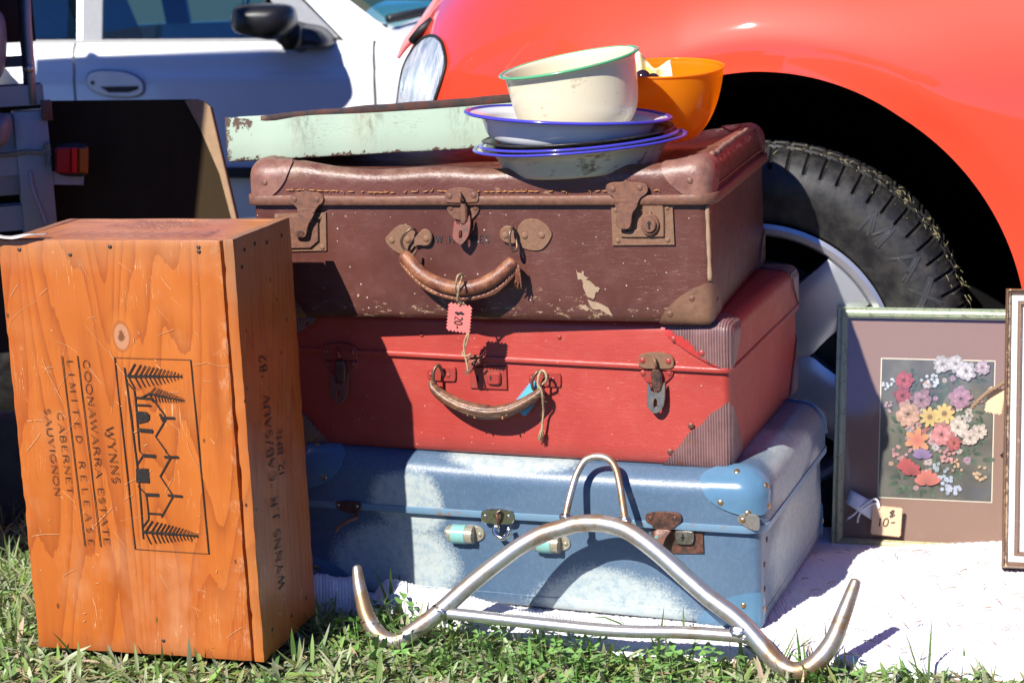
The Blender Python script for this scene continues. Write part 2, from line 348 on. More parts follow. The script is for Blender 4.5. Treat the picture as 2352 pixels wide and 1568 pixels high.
def blue_leather(white,name):
    n=NB(name); fine=n.noise(330,2,.6); med=n.noise(60,5,.65); weave=n.noise(260,3,.6,n.map((1,1,.7)))
    c=n.mix(n.mr(n.noise(6,3),.3,.7),(.058,.102,.165),(.088,.140,.205))
    c=n.mix(n.ma('MULTIPLY',n.mr(weave,.45,.75),.14),c,(.20,.32,.48))
    tot=None
    for (p,sc) in white:                            # sprayed whitish patches with speckled edges
        d=n.dist(p,sc); g=n.ma('ADD',d,n.ma('MULTIPLY',n.ma('SUBTRACT',n.noise(16,3),.5),.5))
        g=n.ma('ADD',g,n.ma('MULTIPLY',n.ma('SUBTRACT',n.noise(300,3,.7),.5),.55)); m_=n.mr(g,1.12,.86)
        tot=m_ if tot is None else n.ma('MAXIMUM',tot,m_)
    wcol=n.mix(n.mr(n.noise(120,5,.75),.45,.7),(.40,.45,.43),(.23,.31,.36))
    wcol=n.mix(n.ma('MULTIPLY',n.mr(n.noise(34,4,.7),.55,.72),.4),wcol,(.50,.50,.38))
    c=n.mix(n.ma('MULTIPLY',tot,.95),c,wcol)
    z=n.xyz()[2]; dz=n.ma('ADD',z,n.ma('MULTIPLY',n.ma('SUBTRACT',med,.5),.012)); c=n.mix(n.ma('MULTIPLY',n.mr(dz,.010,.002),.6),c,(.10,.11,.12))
    n.bump(n.ma('ADD',fine,n.ma('MULTIPLY',med,.8)),.28,.0007)
    return n.fin(c,n.mr(med,.3,.7,.30,.42),0,.5)
def cap_leather(name,a,b,rough=.42,rib=False):
    n=NB(name); med=n.noise(50,5,.65); c=n.mix(n.mr(med,.35,.68),a,b)
    if rib:
        wv=n.wave(95,1.2,2,3,n.map((1,.8,.05)),'X'); c=n.mix(n.ma('MULTIPLY',n.mr(wv,.45,.9),.5),c,(.34,.20,.19))
        lf=n.noise(22,4,.6); c=n.mix(n.mr(lf,.60,.66),c,(.20,.07,.035)); n.bump(n.ma('ADD',wv,n.ma('MULTIPLY',med,.5)),.6,.0012)
    else:
        sc9=n.noise(120,5,.75); c=n.mix(n.ma('MULTIPLY',n.mr(sc9,.56,.70),.5),c,tuple(x*.45 for x in a)); n.bump(n.ma('ADD',n.noise(180,3),n.ma('MULTIPLY',med,1.5)),.45,.0009)
    return n.fin(c,rough,0,.5)
# ------------------------------------------------------------------ suitcase shell
class Case(Thing):
    def __init__(s,name,label,fr,yaw,w,d,h,rb_,rt,zs,lidoff,dent,tilt=0,group=None):
        X=np.array([math.cos(yaw),math.sin(yaw),0]);Y=np.array([-math.sin(yaw),math.cos(yaw),0])
        super().__init__(name,label,'suitcase',frame(np.array(fr)-X*w/2+Y*d/2,yaw),group)
        s.yf=-d/2; s.w,s.d,s.h,s.rb_,s.rt,s.zs,s.lo,s.dent,s.tilt=w,d,h,rb_,rt,zs,lidoff,dent,tilt
    def rmap(s,p,off=0):
        w2,d2,h=s.w/2,s.d/2,s.h; p=np.array(p,float)
        t=min(1,max(0,(p[2]-.25*h)/(.75*h))); r=s.rb_+(s.rt-s.rb_)*t
        q=np.array([min(max(p[0],-w2+r),w2-r),min(max(p[1],-d2+r),d2-r),min(max(p[2],r),h-r)])
        v=p-q; L=np.linalg.norm(v)
        if L<1e-9: return p
        return s.warp(q+v/L*(r+off))
    def warp(s,p):
        p=np.array(p,float); u=p[2]/s.h
        p[2]+=s.tilt*p[0]*max(0,1-abs(p[2]-s.zs)/(s.h-s.zs+.001)) if s.tilt else 0
        return s.dent(s,p)
    def shell(s,name,z0,z1,mat,off,caplow=True,captop=True,extra=()):
        w2,d2,h,r=s.w/2,s.d/2,s.h,max(s.rb_,s.rt)
        def axis(a,b,n): 
            e=[0,.12,.28,.46,.65,.83,1]; return [a+r*x for x in e]+[a+r+(b-a-2*r)*i/n for i in range(1,n)]+[b-r*x for x in e[::-1]]
        ax=axis(-w2,w2,22); ay=axis(-d2,d2,14)
        az=sorted(set([z for z in [r*x for x in(0,.12,.28,.46,.65,.83,1)]+[r+(h-2*r)*i/8 for i in range(9)]+[h-r*x for x in(0,.12,.28,.46,.65,.83,1)] if z0<z<z1]+[z0,z1]))
        V=[];F=[];ix={}
        def v(p):
            k=tuple(round(c,6) for c in p)
            if k not in ix: ix[k]=len(V); V.append(s.rmap(p,off))
            return ix[k]
        per=[(x,-d2) for x in ax]+[(w2,y) for y in ay[1:]]+[(x,d2) for x in ax[::-1][1:]]+[(-w2,y) for y in ay[::-1][1:-1]]
        for i in range(len(per)):
            a,b=per[i],per[(i+1)%len(per)]
            for j in range(len(az)-1): F.append((v((*a,az[j])),v((*b,az[j])),v((*b,az[j+1])),v((*a,az[j+1]))))
        for z,c in ((z0,caplow),(z1,captop)):
            if not c: continue
            for i in range(len(ax)-1):
                for j in range(len(ay)-1): F.append((v((ax[i],ay[j],z)),v((ax[i+1],ay[j],z)),v((ax[i+1],ay[j+1],z)),v((ax[i],ay[j+1],z))))
        return obj(name,V,F,mat,s,smooth=True,angle=50)
    def band(s,name,prof,mat,step=.012):
        """strip round the case: prof = [(z,off)]"""
        w2,d2=s.w/2,s.d/2; per=[]
        def seg(a,b,n): return [tuple(np.array(a)+(np.array(b)-np.array(a))*i/n) for i in range(n)]
        r=.02
        xs=[0,.25,.5,.75,1]
        c=[(-w2,-d2),(w2,-d2),(w2,d2),(-w2,d2)]
        for i in range(4):
            a=np.array(c[i]);b=np.array(c[(i+1)%4]); L=np.linalg.norm(b-a); u=(b-a)/L
            ts=[0,r*.25,r*.5,r*.75,r]+list(np.linspace(r,L-r,int(L/.02)))[1:-1]+[L-r,L-r*.75,L-r*.5,L-r*.25]
            per+=[tuple(a+u*t) for t in ts]
        V=[];F=[];m=len(prof);n=len(per)
        for (x,y) in per:
            for (z,o) in prof:
                g=s.rmap((x,y,z),o); V.append(g)
        for i in range(n):
            for k in range(m-1): F.append((i*m+k,((i+1)%n)*m+k,((i+1)%n)*m+k+1,i*m+k+1))
        return obj(name,V,F,mat,s,smooth=True,angle=45)
    def cap(s,sx,sy,top,a,b,c,n,mat,off=.002,rivets=(),rmat=None,nr=7,nt=10,jag=0,name='corner_cap',lid=True,cup=True):
        """shaped corner cap over three faces; a,b,c = reach along X,Y,Z"""
        w2,d2,h=s.w/2,s.d/2,s.h; zc=h if top else 0; sz=1 if top else -1; lo=(s.lo if top else 0)
        V=[];F=[]
        faces=[('front',a,c),('side',b,c)]+([('flat',a,b)] if cup else [])
        def pt(f,u,v,o):
            if f=='front': p=(sx*(w2-u),sy*d2,zc-sz*v)
            elif f=='side': p=(sx*w2,sy*(d2-u),zc-sz*v)
            else: p=(sx*(w2-u),sy*(d2-v),zc)
            return s.rmap(p,o+lo)
        for f,A,B in faces:
            base=len(V)
            for j in range(nt+1):
                th=PI/2*j/nt; ct,st_=math.cos(th),math.sin(th); rr=1/((abs(ct))**n+(abs(st_))**n)**(1/n)
                jj=1+jag*random.uniform(-1,1)*(0<j<nt)
                for i in range(nr+2):
                    q=min(i,nr)/nr*rr*jj; V.append(pt(f,q*ct*A,q*st_*B,off if i<=nr else -.001))
            m=nr+2
            for j in range(nt):
                for i in range(m-1):
                    k=base+j*m+i; F.append((k,k+1,k+m+1,k+m))
        me=obj(name,V,F,mat,s,smooth=True,angle=60)
        bm=bmesh.new(); bm.from_mesh(me.data); bmesh.ops.remove_doubles(bm,verts=bm.verts,dist=.00012); bmesh.ops.recalc_face_normals(bm,faces=bm.faces)
        bm.to_mesh(me.data); bm.free()
        for f,u,v in rivets:
            A,B=(a,c) if f=='front' else (b,c) if f=='side' else (a,b)
            p=pt(f,u*A,v*B,off-.0003); p1=pt(f,u*A+.002,v*B,off); p2=pt(f,u*A,v*B+.002,off)
            nn=np.cross(p1-p,p2-p); nn/=np.linalg.norm(nn); out=p-s.rmap((0,0,h/2),0)*0-np.array([0,0,h/2])
            if nn@out<0: nn=-nn
            s.rivet3(p,nn,.0042,.0016,rmat,me)
        return me
    def rivet3(s,p,nn,r,hh,mat,parent=None):
        key=(round(r,5),round(hh,5),mat.name)
        if key not in RV: V,F=dome(r,hh); RV[key]=mesh('rivet',V,F,mat,smooth=True)
        o=bpy.data.objects.new('rivet',RV[key]); COL.objects.link(o); o.parent=parent or s.e
        o.matrix_local=Matrix.Translation(Vector(p))@Vector(nn).to_track_quat('Z','Y').to_matrix().to_4x4()
        return o
    def rivet(s,k,x,y,off,r=.0042,hh=.0016,mat=None,parent=None,rp=None):
        if rp: r=rp/ZO[k][2]/1985
        return s.rivet3(s.P(k,x,y,off),(0,-1,0),r,hh,mat or MT['rust'],parent)
    def plate(s,name,k,pts,o0,o1,mat,parent=None,sm=1,bev=.0006,holes=(),lab=None,lift=0,zb=None):
        L=[s.F(k,x,y,o1) for x,y in pts]; H=[[s.F(k,x,y,o1) for x,y in h] for h in holes]
        zr=max(z for _,z in L)
        fn=lambda X,Z,o:(X,s.yf-o-lift*(zr-Z),Z)
        V,F=prism(L,o0,o1,fn,bev,[chaikin(h,1) for h in H],sm)
        return obj(name,V,F,mat,parent or s,smooth=True,angle=40,label=lab)
    def path(s,k,pts,per=6): return cat([s.P(k,x,y,o) for x,y,o in pts],per)
    def wire(s,name,k,pts,r,mat,parent=None,n=8,per=6):
        V,F=tube(s.path(k,pts,per),r,n); return obj(name,V,F,mat,parent or s,smooth=True,angle=60)
RV={}
def no_dent(s,p): return p
def dent_brown(s,p):
    x,y,z=p; h=s.h; u=sst(.72*h,h,z)
    bx=max(0,1-(x/(s.w*.5))**2); by=(y+s.d/2)/s.d
    edge=sst(0,.06,min(s.w/2-abs(x),s.d/2-abs(y)))          # the top panel has sunk inside its rim
    z-=u*(.013*sst(.02,.9,bx)*(.35+.65*sst(-.05,.12,by))+.013*edge*sst(.0,.3,bx))
    z+=u*.0065*math.exp(-((x+.222)/.03)**2)*math.exp(-((y+s.d/2)/.06)**2)
    z+=u*.004*fnoise((x,y,0),14,3)
    if abs(y)>s.d/2-.03 and z<.8*h: y+=-.0018*math.sin(z/h*PI)*(1 if y<0 else -1)*0+.0009*fnoise((x,y,z),9,1)*math.sin(PI*min(1,max(0,z/h)))
    return np.array([x,y,z])
def dent_red(s,p):
    x,y,z=p; z+=.0022*fnoise((x,y,0),6,5)*(z/s.h); 
    u=math.sin(PI*min(1,max(0,z/s.zs))) if z<s.zs else 0
    y+=.0012*fnoise((x,y,z),7,2)*u; x+=.003*u*(1 if x>s.w/2-.03 else 0)*math.sin(PI*(y/s.d+.5))
    return np.array([x,y,z])
def dent_blue(s,p):
    x,y,z=p; z+=.002*fnoise((x,y,0),5,9)*(z/s.h)-.004*sst(.6*s.h,s.h,z)*max(0,1-(2*x/s.w)**2)
    if z<s.zs: y+=.001*fnoise((x,y,z),7,4)*math.sin(PI*max(0,z)/s.zs)
    return np.array([x,y,z])
# ------------------------------------------------------------------ ground
def gz(x,y):
    z=-.075*sst(2.36,2.85,y)-.29*sst(2.8,5.3,y)
    z+=.018*math.exp(-((x+.45)/.28)**2-((y-2.12)/.2)**2)
    z+=.006*mnoise.noise(Vector((x*3.3,y*3.3,0)))
    return z
GV=[];GF=[]
gx=list(np.concatenate([np.linspace(-120,-3,14)[:-1],np.linspace(-3,3,61),np.linspace(3,120,14)[1:]])); gy=list(np.concatenate([np.linspace(-120,.5,16)[:-1],np.linspace(.5,7,80),np.linspace(7,160,16)[1:]]))
for y in gy:
    for x in gx: GV.append((x,y,gz(x,y)-.004))
for j in range(len(gy)-1):
    for i in range(len(gx)-1): a=j*len(gx)+i; GF.append((a,a+1,a+1+len(gx),a+len(gx)))
n=NB('lawn_soil'); c=n.ramp(n.noise(40,5,.7),[(.3,(.040,.036,.018)),(.5,(.060,.072,.026)),(.7,(.11,.095,.05))]); n.bump(n.noise(120,4),.6,.01)
ground=obj('ground',GV,GF,n.fin(c,.9),None,smooth=True); ground['kind']='structure'; ground['label']='short sunlit lawn that the market goods stand on'
# ------------------------------------------------------------------ wine crate
WC=Thing('wine_crate','tall orange pine wine crate stood on end with a black stencilled winery emblem','crate',
    frame(np.array([-.3088,2.0538,.0251])-np.array([math.cos(-.27772),math.sin(-.27772),0])*.2977/2+np.array([-math.sin(-.27772),math.cos(-.27772),0])*.1698/2,-.27772))
WC.yf=-.1698/2
cw,cdp,chh=.2977,.1698,.5039
def pine(name,dark=0,grain='Z'):
    n=NB(name); sc={'Z':(1,1,.06),'X':(.06,1,1)}[grain]
    v=n.map(sc); big=n.noise(16,4,.6,v,di=.6); ring=n.noise(95,3,.6,v,di=1.2); fine=n.noise(330,3,.6,v)
    # growth rings: contours of a stretched noise, each darkening slowly and ending sharply
    vg={'Z':n.map((1,1,.13)),'X':n.map((.13,1,1))}[grain]; g=n.noise(6.5,2,.45,vg,di=.25)
    fr_=n.ma('FRACT',n.ma('ADD',n.ma('MULTIPLY',g,30),n.ma('MULTIPLY',ring,.35))); late=n.ma('POWER',fr_,3.2)
    c=n.mix(n.mr(big,.3,.7),(.40,.098,.013),(.48,.135,.020))
    c=n.mix(n.ma('MULTIPLY',late,.7),c,(.25,.048,.008))
    c=n.mix(n.ma('MULTIPLY',n.mr(fine,.55,.72),.35),c,(.24,.055,.010))
    pale=n.noise(7,4,.65); c=n.mix(n.ma('MULTIPLY',n.mr(pale,.54,.74),.45),c,(.50,.21,.075))
    pat=n.noise(4.2,5,.7,n.map((1.3,1,.8))); c=n.mix(n.ma('MULTIPLY',n.mr(pat,.50,.66),.55),c,(.36,.070,.011))
    pl2=n.noise(5,5,.72,n.map((1,1,.5),loc=(3,2,1))); c=n.mix(n.ma('MULTIPLY',n.mr(pl2,.55,.70),.42),c,(.55,.28,.14))
    if grain=='Z' and not dark:
        ex=n.ma('ADD',n.mr(n.xyz()[0],.085,.135),n.ma('MULTIPLY',n.ma('SUBTRACT',n.noise(60,6,.8,n.map((1,1,.5))),.55),3.2)); c=n.mix(n.ma('MULTIPLY',n.mr(ex,.75,1.25),.6),c,(.56,.30,.16))
    # scratches: two crossing sets of thin pale lines
    for rot,s_ in (((0,.25,0),(24,2,1.2)),):
        q=n.ma('LESS_THAN',n.ma('ABSOLUTE',n.ma('SUBTRACT',n.noise(7,2,.5,n.map(s_,rot=rot),di=.35),.5)),.0035)
        c=n.mix(n.ma('MULTIPLY',n.ma('MULTIPLY',q,n.mr(n.noise(11,2),.52,.62)),.7),c,(.66,.42,.22))
    # one knot
    if grain=='Z' and not dark:
        kp=WC.P('A',775,840); d=n.dist(tuple(kp),(1,0,.62)); c=n.mix(n.mr(d,.022,.008,0,.6),c,(.54,.17,.03)); c=n.mix(n.mr(d,.0125,.0105,0,.8),c,(.30,.08,.02)); c=n.mix(n.mr(d,.0105,.0085),c,(.44,.20,.10)); c=n.mix(n.ma('MULTIPLY',n.mr(n.ma('ADD',d,n.ma('MULTIPLY',n.noise(300,3),.008)),.0088,.0065),.9),c,(.14,.045,.015))
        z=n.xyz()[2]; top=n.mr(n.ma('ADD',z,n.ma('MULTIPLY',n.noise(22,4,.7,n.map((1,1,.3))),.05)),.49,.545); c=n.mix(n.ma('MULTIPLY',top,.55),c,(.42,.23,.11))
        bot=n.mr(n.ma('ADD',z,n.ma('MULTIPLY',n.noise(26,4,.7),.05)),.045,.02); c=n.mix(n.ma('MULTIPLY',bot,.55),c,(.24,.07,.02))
    if dark:
        z=n.xyz()[2]; gr=n.noise(5,5,.7,n.map((1,1,.4))); c=n.mix(n.mr(gr,.42,.68,0,.55),c,(.38,.15,.045))
        c=n.mix(n.ma('MULTIPLY',n.mr(n.ma('ADD',z,n.ma('MULTIPLY',gr,.1)),.46,.58),.7),c,(.26,.16,.09))
        sp=n.voro(38,n.map((1,1,.7))); c=n.mix(n.ma('LESS_THAN',sp,.07),c,(.05,.018,.006))
    if grain=='X': c=n.mix(n.mr(n.noise(9,3),.3,.7,.25,.6),c,(.60,.25,.09))
    if not dark: 
        sp=n.voro(26,n.map((1,1,.6))); c=n.mix(n.ma('MULTIPLY',n.ma('LESS_THAN',sp,.055),.8),c,(.09,.03,.01))
    n.bump(n.ma('ADD',ring,n.ma('ADD',fine,n.ma('MULTIPLY',n.mr(n.voro(50,v),.02,.0),1))),.25,.0006)
    return n.fin(c,n.mr(fine,.3,.7,.30,.45),0,.5)
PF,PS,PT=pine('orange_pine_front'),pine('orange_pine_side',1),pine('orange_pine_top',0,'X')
def warpbox(name,a,b,mat,parent,sub=(10,2,14),amp=.0007,ch=.0012,seed=0,chip=0):
    bm=bmesh.new(); bmesh.ops.create_cube(bm,size=1)
    for v in bm.verts: v.co=Vector([a[i]+(v.co[i]+.5)*(b[i]-a[i]) for i in range(3)])
    bmesh.ops.bevel(bm,geom=list(bm.edges),offset=ch,segments=2,affect='EDGES',profile=.6)
    for ax,nn in enumerate(sub):
        for i in range(1,nn):
            x=a[ax]+(b[ax]-a[ax])*i/nn; no=[0,0,0]; no[ax]=1; cc=[0,0,0]; cc[ax]=x
            bmesh.ops.bisect_plane(bm,geom=list(bm.verts)+list(bm.edges)+list(bm.faces),plane_co=cc,plane_no=no)
    for v in bm.verts:
        p=v.co.copy(); v.co=p+Vector([amp*fnoise(p,33,seed+i*5) for i in range(3)])
        if chip:
            ed=[min(p[i]-a[i],b[i]-p[i])<ch*1.5 for i in range(3)]
            if sum(ed)>=2:
                q=max(0,fnoise(p,70,seed+3)-.12)*chip+max(0,fnoise(p,200,seed))*chip*.3
                for i in range(3):
                    if ed[i]: v.co[i]+=q*(1 if p[i]-a[i]<b[i]-p[i] else -1)
    me=bpy.data.meshes.new(name); bm.to_mesh(me); bm.free(); me.materials.append(mat)
    me.polygons.foreach_set('use_smooth',[True]*len(me.polygons)); me.set_sharp_from_angle(angle=R(35))
    o=bpy.data.objects.new(name,me); COL.objects.link(o); o.parent=parent.e if isinstance(parent,Thing) else parent; return o
t=.013; x0,x1=-cw/2,cw/2
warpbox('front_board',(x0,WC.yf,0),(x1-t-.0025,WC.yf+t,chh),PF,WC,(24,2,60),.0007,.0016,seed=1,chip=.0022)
warpbox('side_board',(x1-t,WC.yf+.001,-.001),(x1,WC.yf+cdp,chh+.001),PS,WC,(2,14,60),.0007,.0016,seed=2,chip=.0022)
warpbox('side_board',(x0,WC.yf+t+.001,0),(x0+t,WC.yf+cdp,chh-.001),PS,WC,(2,8,14),seed=3)
warpbox('back_board',(x0+t+.001,WC.yf+cdp-t,0),(x1-t-.001,WC.yf+cdp,chh-.001),PF,WC,seed=4)
warpbox('end_board',(x0+t+.001,WC.yf+t+.001,chh-t),(x1-t-.001,WC.yf+cdp-t-.001,chh-.0015),PT,WC,(12,6,2),seed=5)
warpbox('end_board',(x0+t+.001,WC.yf+t+.001,.001),(x1-t-.001,WC.yf+cdp-t-.001,t),PT,WC,(12,6,2),seed=6)
# nails
NM=simple('old_nail',(.10,.06,.045),.5,.6)
V,F=dome(.0026,.0009); nail_me=mesh('nail',V,F,NM,smooth=True)
for k,x,y in (('A',700,266),('A',1266,270),('A',1268,298),('A',122,285),('A',447,318),('B',1030,1298)):
    o=bpy.data.objects.new('nail',nail_me); COL.objects.link(o); o.parent=WC.e; p=WC.P(k,x,y,.0004); o.location=Vector(p); o.rotation_euler=(R(90),0,0)
for yy,zz in ((.03,.488),(.06,.49),(.095,.486),(.02,.47),(.14,.487),(.03,.03),(.09,.025),(.14,.03)):
    o=bpy.data.objects.new('nail',nail_me); COL.objects.link(o); o.parent=WC.e; o.location=(x1+.0005,WC.yf+yy,zz); o.rotation_euler=(0,R(90),0)
# stencilled emblem and lettering, thin ink on the board
INK=NB('stencil_ink'); INK.bump(INK.noise(200,3),.2,.0004); INKM=INK.fin(INK.mix(INK.mr(INK.noise(420,3,.7),.56,.72),(.016,.013,.011),(.12,.045,.02)),.45)
mb=MB(); _o=[0]
def cfn(X,Z,k=0): return (X,WC.yf-.0012-.00004*(k%12),Z)
def ln(k,pts,wpx): _o[0]+=1; ribbon(mb,[WC.F(k,x,y) for x,y in pts],wpx/1985,lambda X,Z,q=_o[0]:cfn(X,Z,q))
def vln(*seq,w=3): ln('v',[vv(k,x,y) for k,x,y in seq],w)
vln(('A',733,972),('A',1218,987),('B',1318,750),('B',855,720),('A',733,972),w=3.2)
vln(('A',795,1035),('A',812,1150),('B',880,300),('B',906,656),w=4)
def fir(k,b,t_p,n,l0,w0):
    b=np.array(vv(k,*b));t_p=np.array(vv(k,*t_p)); d=t_p-b; nn=np.array([-d[1],d[0]])/np.linalg.norm(d); du=d/np.linalg.norm(d); L=np.linalg.norm(d)
    ln('v',[tuple(b),tuple(b+d*.6)],w0); ln('v',[tuple(b+d*.6),tuple(t_p)],w0*.55)
    for i in range(n):
        f=.04+.93*(i/(n-1))**.85; q=b+d*f; l=l0*(1-f)**.7+2.5
        for sg in(-1,1): ln('v',[tuple(q),tuple(q+nn*sg*l+du*l*.55)],max(1.4,w0*.6*(1-f*.5)))
fir('A',(805,1090),(1165,1092),13,27,6); fir('A',(950,1200),(1176,1246),12,15,4.5); fir('B',(905,610),(1250,636),14,25,6)
vln(('A',950,1200),('A',1050,1335),('A',1062,1362),('A',995,1475),('A',1062,1568),('B',1048,108),('B',1080,140),('B',1012,262),('B',1095,385),('B',1020,520),w=4)
vln(('A',1025,1355),('A',1118,1358),w=6); vln(('B',1038,139),('B',1128,141),w=6); vln(('B',1060,380),('B',1153,388),w=6)
vln(('A',1022,1330),('A',1045,1380),w=6)
vln(('A',870,1226),('A',962,1232),w=4.5); vln(('A',868,1272),('A',965,1276),w=4); vln(('A',815,1130),('A',858,1180),('A',868,1240),w=3.5)
vln(('A',890,1432),('A',978,1440),w=9); vln(('A',866,1240),('A',892,1568),('B',905,128),('B',862,195),w=3.5); vln(('B',905,130),('B',985,135),w=8)
vln(('B',872,322),('B',925,375),('B',938,500),('B',938,535),('B',900,585),w=3.5); vln(('B',918,377),('B',1005,380),w=8); vln(('B',932,494),('B',1022,500),w=4.5)
vln(('A',978,1245),('A',955,1200),('A',905,1225),w=3.5)
for poly in ([('A',870,1312),('A',940,1318),('A',956,1335),('A',956,1365),('A',940,1380),('A',884,1392)],[('B',860,212),('B',938,212),('B',947,304),('B',862,300)]):
    _o[0]+=1; L=[WC.F('v',*vv(*q)) for q in poly]; b=len(mb.V); mb.V+=[cfn(x,z,_o[0]) for x,z in L]; mb.F.append(tuple(range(b,b+len(L))))
def cwrite(txt,a,b,hpx,wt=.13,**kw):
    a=WC.F('v',*a);b=WC.F('v',*b); d=np.array(b)-np.array(a); d/=np.linalg.norm(d); up=np.array([-d[1],d[0]])*hpx/1985
    write(mb,txt,a,b,up,lambda X,Z,k:cfn(X,Z,k),wt,**kw)
cwrite('WYNNS',(243,979),(259,1108),19); cwrite('COONAWARRA ESTATE',(191,826),(240,1250),15.5)
cwrite('LIMITED RELEASE',(154,826),(204,1250),14.5,sp=.75); cwrite('CABERNET',(131,946),(156,1134),14.5); cwrite('SAUVIGNON',(102,937),(127,1138),14.5)
ln('v',[(179,816),(232,1254)],2.4); ln('v',[(143,816),(196,1252)],2.4)
o=mb.obj('stencil_print',INKM,WC,recalc=False)
mb=MB()
def side_pt(k,x,y): 
    o_=WC.wor((x1,0,0)); p=WC.loc(at_plane(k,x,y,o_,WC.M[:3,0])); return p[1],p[2]
def sfn(Y,Z,k=0): return (x1+.0012+.00004*(k%12),Y,Z)
def swrite(txt,a,b,h,**kw):
    a=side_pt('v',*a);b=side_pt('v',*b); d=np.array(b)-np.array(a); d/=np.linalg.norm(d); up=np.array([-d[1],d[0]])*h
    write(mb,txt,a,b,up,sfn,.11,serif=False,jit=.05,slant=.15,**kw)
swrite("WYNNS J.R. CAB/SAUV. '82",(653,1345),(609,813),.018); swrite("12 BHs",(652,1090),(646,985),.016)
mb.obj('handwriting',MT['ink'],WC,recalc=False)
# wear: pale scratches and dents across the front
mb=MB(); rq=random.Random(21)
for i in range(70):
    cx,cz=rq.uniform(x0+.012,x1-.025),rq.uniform(.03,chh-.03); a=rq.choice([rq.gauss(.5,.35),rq.gauss(2.4,.5),rq.uniform(0,3.1)]); L=rq.choice([.004,.005,.008,.012,.018,.03,.045])*rq.uniform(.6,1.3); cu=rq.gauss(0,.035)*L; wd=rq.uniform(.0003,.0008)*(1.5 if L<.012 else 1)
    pts=[(cx+math.cos(a)*L*t-math.sin(a)*cu*(1-4*t*t),cz+math.sin(a)*L*t+math.cos(a)*cu*(1-4*t*t)) for t in np.linspace(-.5,.5,7)]
    pts=[(min(max(p[0],x0+.003),x1-t-.006),min(max(p[1],.01),chh-.004)) for p in pts]; ribbon(mb,pts,wd,lambda X,Z,i=i:(X,WC.yf-.00085-.000002*i,Z))
o=mb.obj('scratch_marks',simple('bare_scratched_wood',(.56,.27,.11),.6,sc=300,var=.45),WC,recalc=False); o['kind']='stuff'
# faint print on the top end
mb=MB()
def tfn(X,Y,k=0): return (X,Y,chh+.0004+.00003*(k%12))
for i,(txt,wd) in enumerate((('SAUVIGNON',.08),('CABERNET',.075),('LIMITED RELEASE',.13),('COONAWARRA ESTATE',.13),('WYNNS',.05))):
    yy=WC.yf+cdp-.022-.014*i; write(mb,txt,(wd/2,yy),(-wd/2,yy),(0,-.008),tfn,.13)
for i in range(10): xx=-.085+.019*i; ribbon(mb,[(xx,WC.yf+.03),(xx+.012,WC.yf+.06)],.0025,tfn)
for a,b in (((-.11,.022),(.10,.022)),((-.11,.022),(-.10,.072)),((.10,.022),(.10,.072))): ribbon(mb,[(a[0],WC.yf+a[1]),(b[0],WC.yf+b[1])],.0016,tfn)
mb.obj('stencil_print',simple('worn_stencil_ink',(.10,.045,.04),.5,sc=300,var=.6),WC,recalc=False)
# curled paper label lying over the left top corner
LB=Thing('paper_label','small curled white paper label lying over the top left corner of the crate','paper label',frame(WC.wor((x0+.006,WC.yf+.004,chh+.0015)),-.27772))
V=[];F=[]
for i in range(9):
    for j in range(5):
        u=i/8;v=j/4; V.append((-.012+.062*u,-.016+.028*v+.004*u,.0015+.006*(u-.3)**2+.004*(v-.6)**2*u+.0012*math.sin(9*u+3*v)))
for i in range(8):
    for j in range(4): a=i*5+j; F.append((a,a+5,a+6,a+1))
o=obj('paper',V,F,simple('paper',(.62,.55,.50),.7),LB,smooth=True,recalc=False)
so_=o.modifiers.new('thickness','SOLIDIFY'); so_.thickness=.0004
# ------------------------------------------------------------------ brown suitcase
SG='suitcases stacked in a pile'
BR=Case('suitcase','battered maroon brown suitcase with rusty fittings on top of the stack',(.2382,2.1412,.391),-.29046,.5829,.4162,.1955,.009,.020,.152,.002,dent_brown,0,SG)
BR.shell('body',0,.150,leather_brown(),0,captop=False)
BR.shell('lid',.150,BR.h,leather_brown_lid(),.0022,caplow=True)
rim=BR.band('lid_rim',[(.143,.0005),(.1435,.0068),(.1445,.0078),(.1545,.0082),(.1556,.0074),(.156,.002)],MT['rust'])
# torn ridge of the lid edge on the right end and broken stitching
mb=MB(); mb2=MB(); w2,d2=BR.w/2,BR.d/2
x=-w2+.05
while x<w2-.06:
    if random.random()<.8:
        a=BR.rmap((x,-d2,.1615+.0006*random.uniform(-1,1)),.0034); b=BR.rmap((x+random.choice([.003,.006,.008]),-d2,.1618+.0008*random.uniform(-1,1)),.0034)
        mb.tube([a,(a+b)/2+np.array([0,-.0008,0]),b],.00075,5)
        if random.random()<.3: mb.tube([b,b+np.array([.0005,-.001,random.choice([-.003,.003])])],.0005,4)
    x+=random.uniform(.0065,.010)
y=-d2+.03
while y<d2-.03:
    if random.random()<.85: a=BR.rmap((w2,y,.163),.0034); b=BR.rmap((w2,y+.006,.163),.0034); mb.tube([a,b],.0008,5)
    y+=.0085
st=mb.obj('stitching',MT['thread'],BR,smooth=True); st['kind']='stuff'
pts=[]
for i in range(50):
    yy=-d2+.055+(BR.d-.08)*i/49; p=BR.rmap((w2-.005,yy,BR.h),.001); p[2]+=.0030+.0020*fnoise((i*.3,0,0),1,3); p[0]+=.0016*fnoise((i*.5,1,0),1,7); pts.append(p)
V,F=tube(pts,[.0034+.0022*fnoise((i*.7,3,0),1) for i in range(50)],7); obj('torn_edge',V,F,simple('torn_hide',(.24,.13,.09),.85,sc=120,bs=.5),BR,smooth=True)
CL=cap_leather('brown_corner_leather',(.165,.070,.050),(.26,.125,.09),.44)
CL2=cap_leather('brown_low_corner',(.15,.075,.045),(.22,.11,.06),.42)
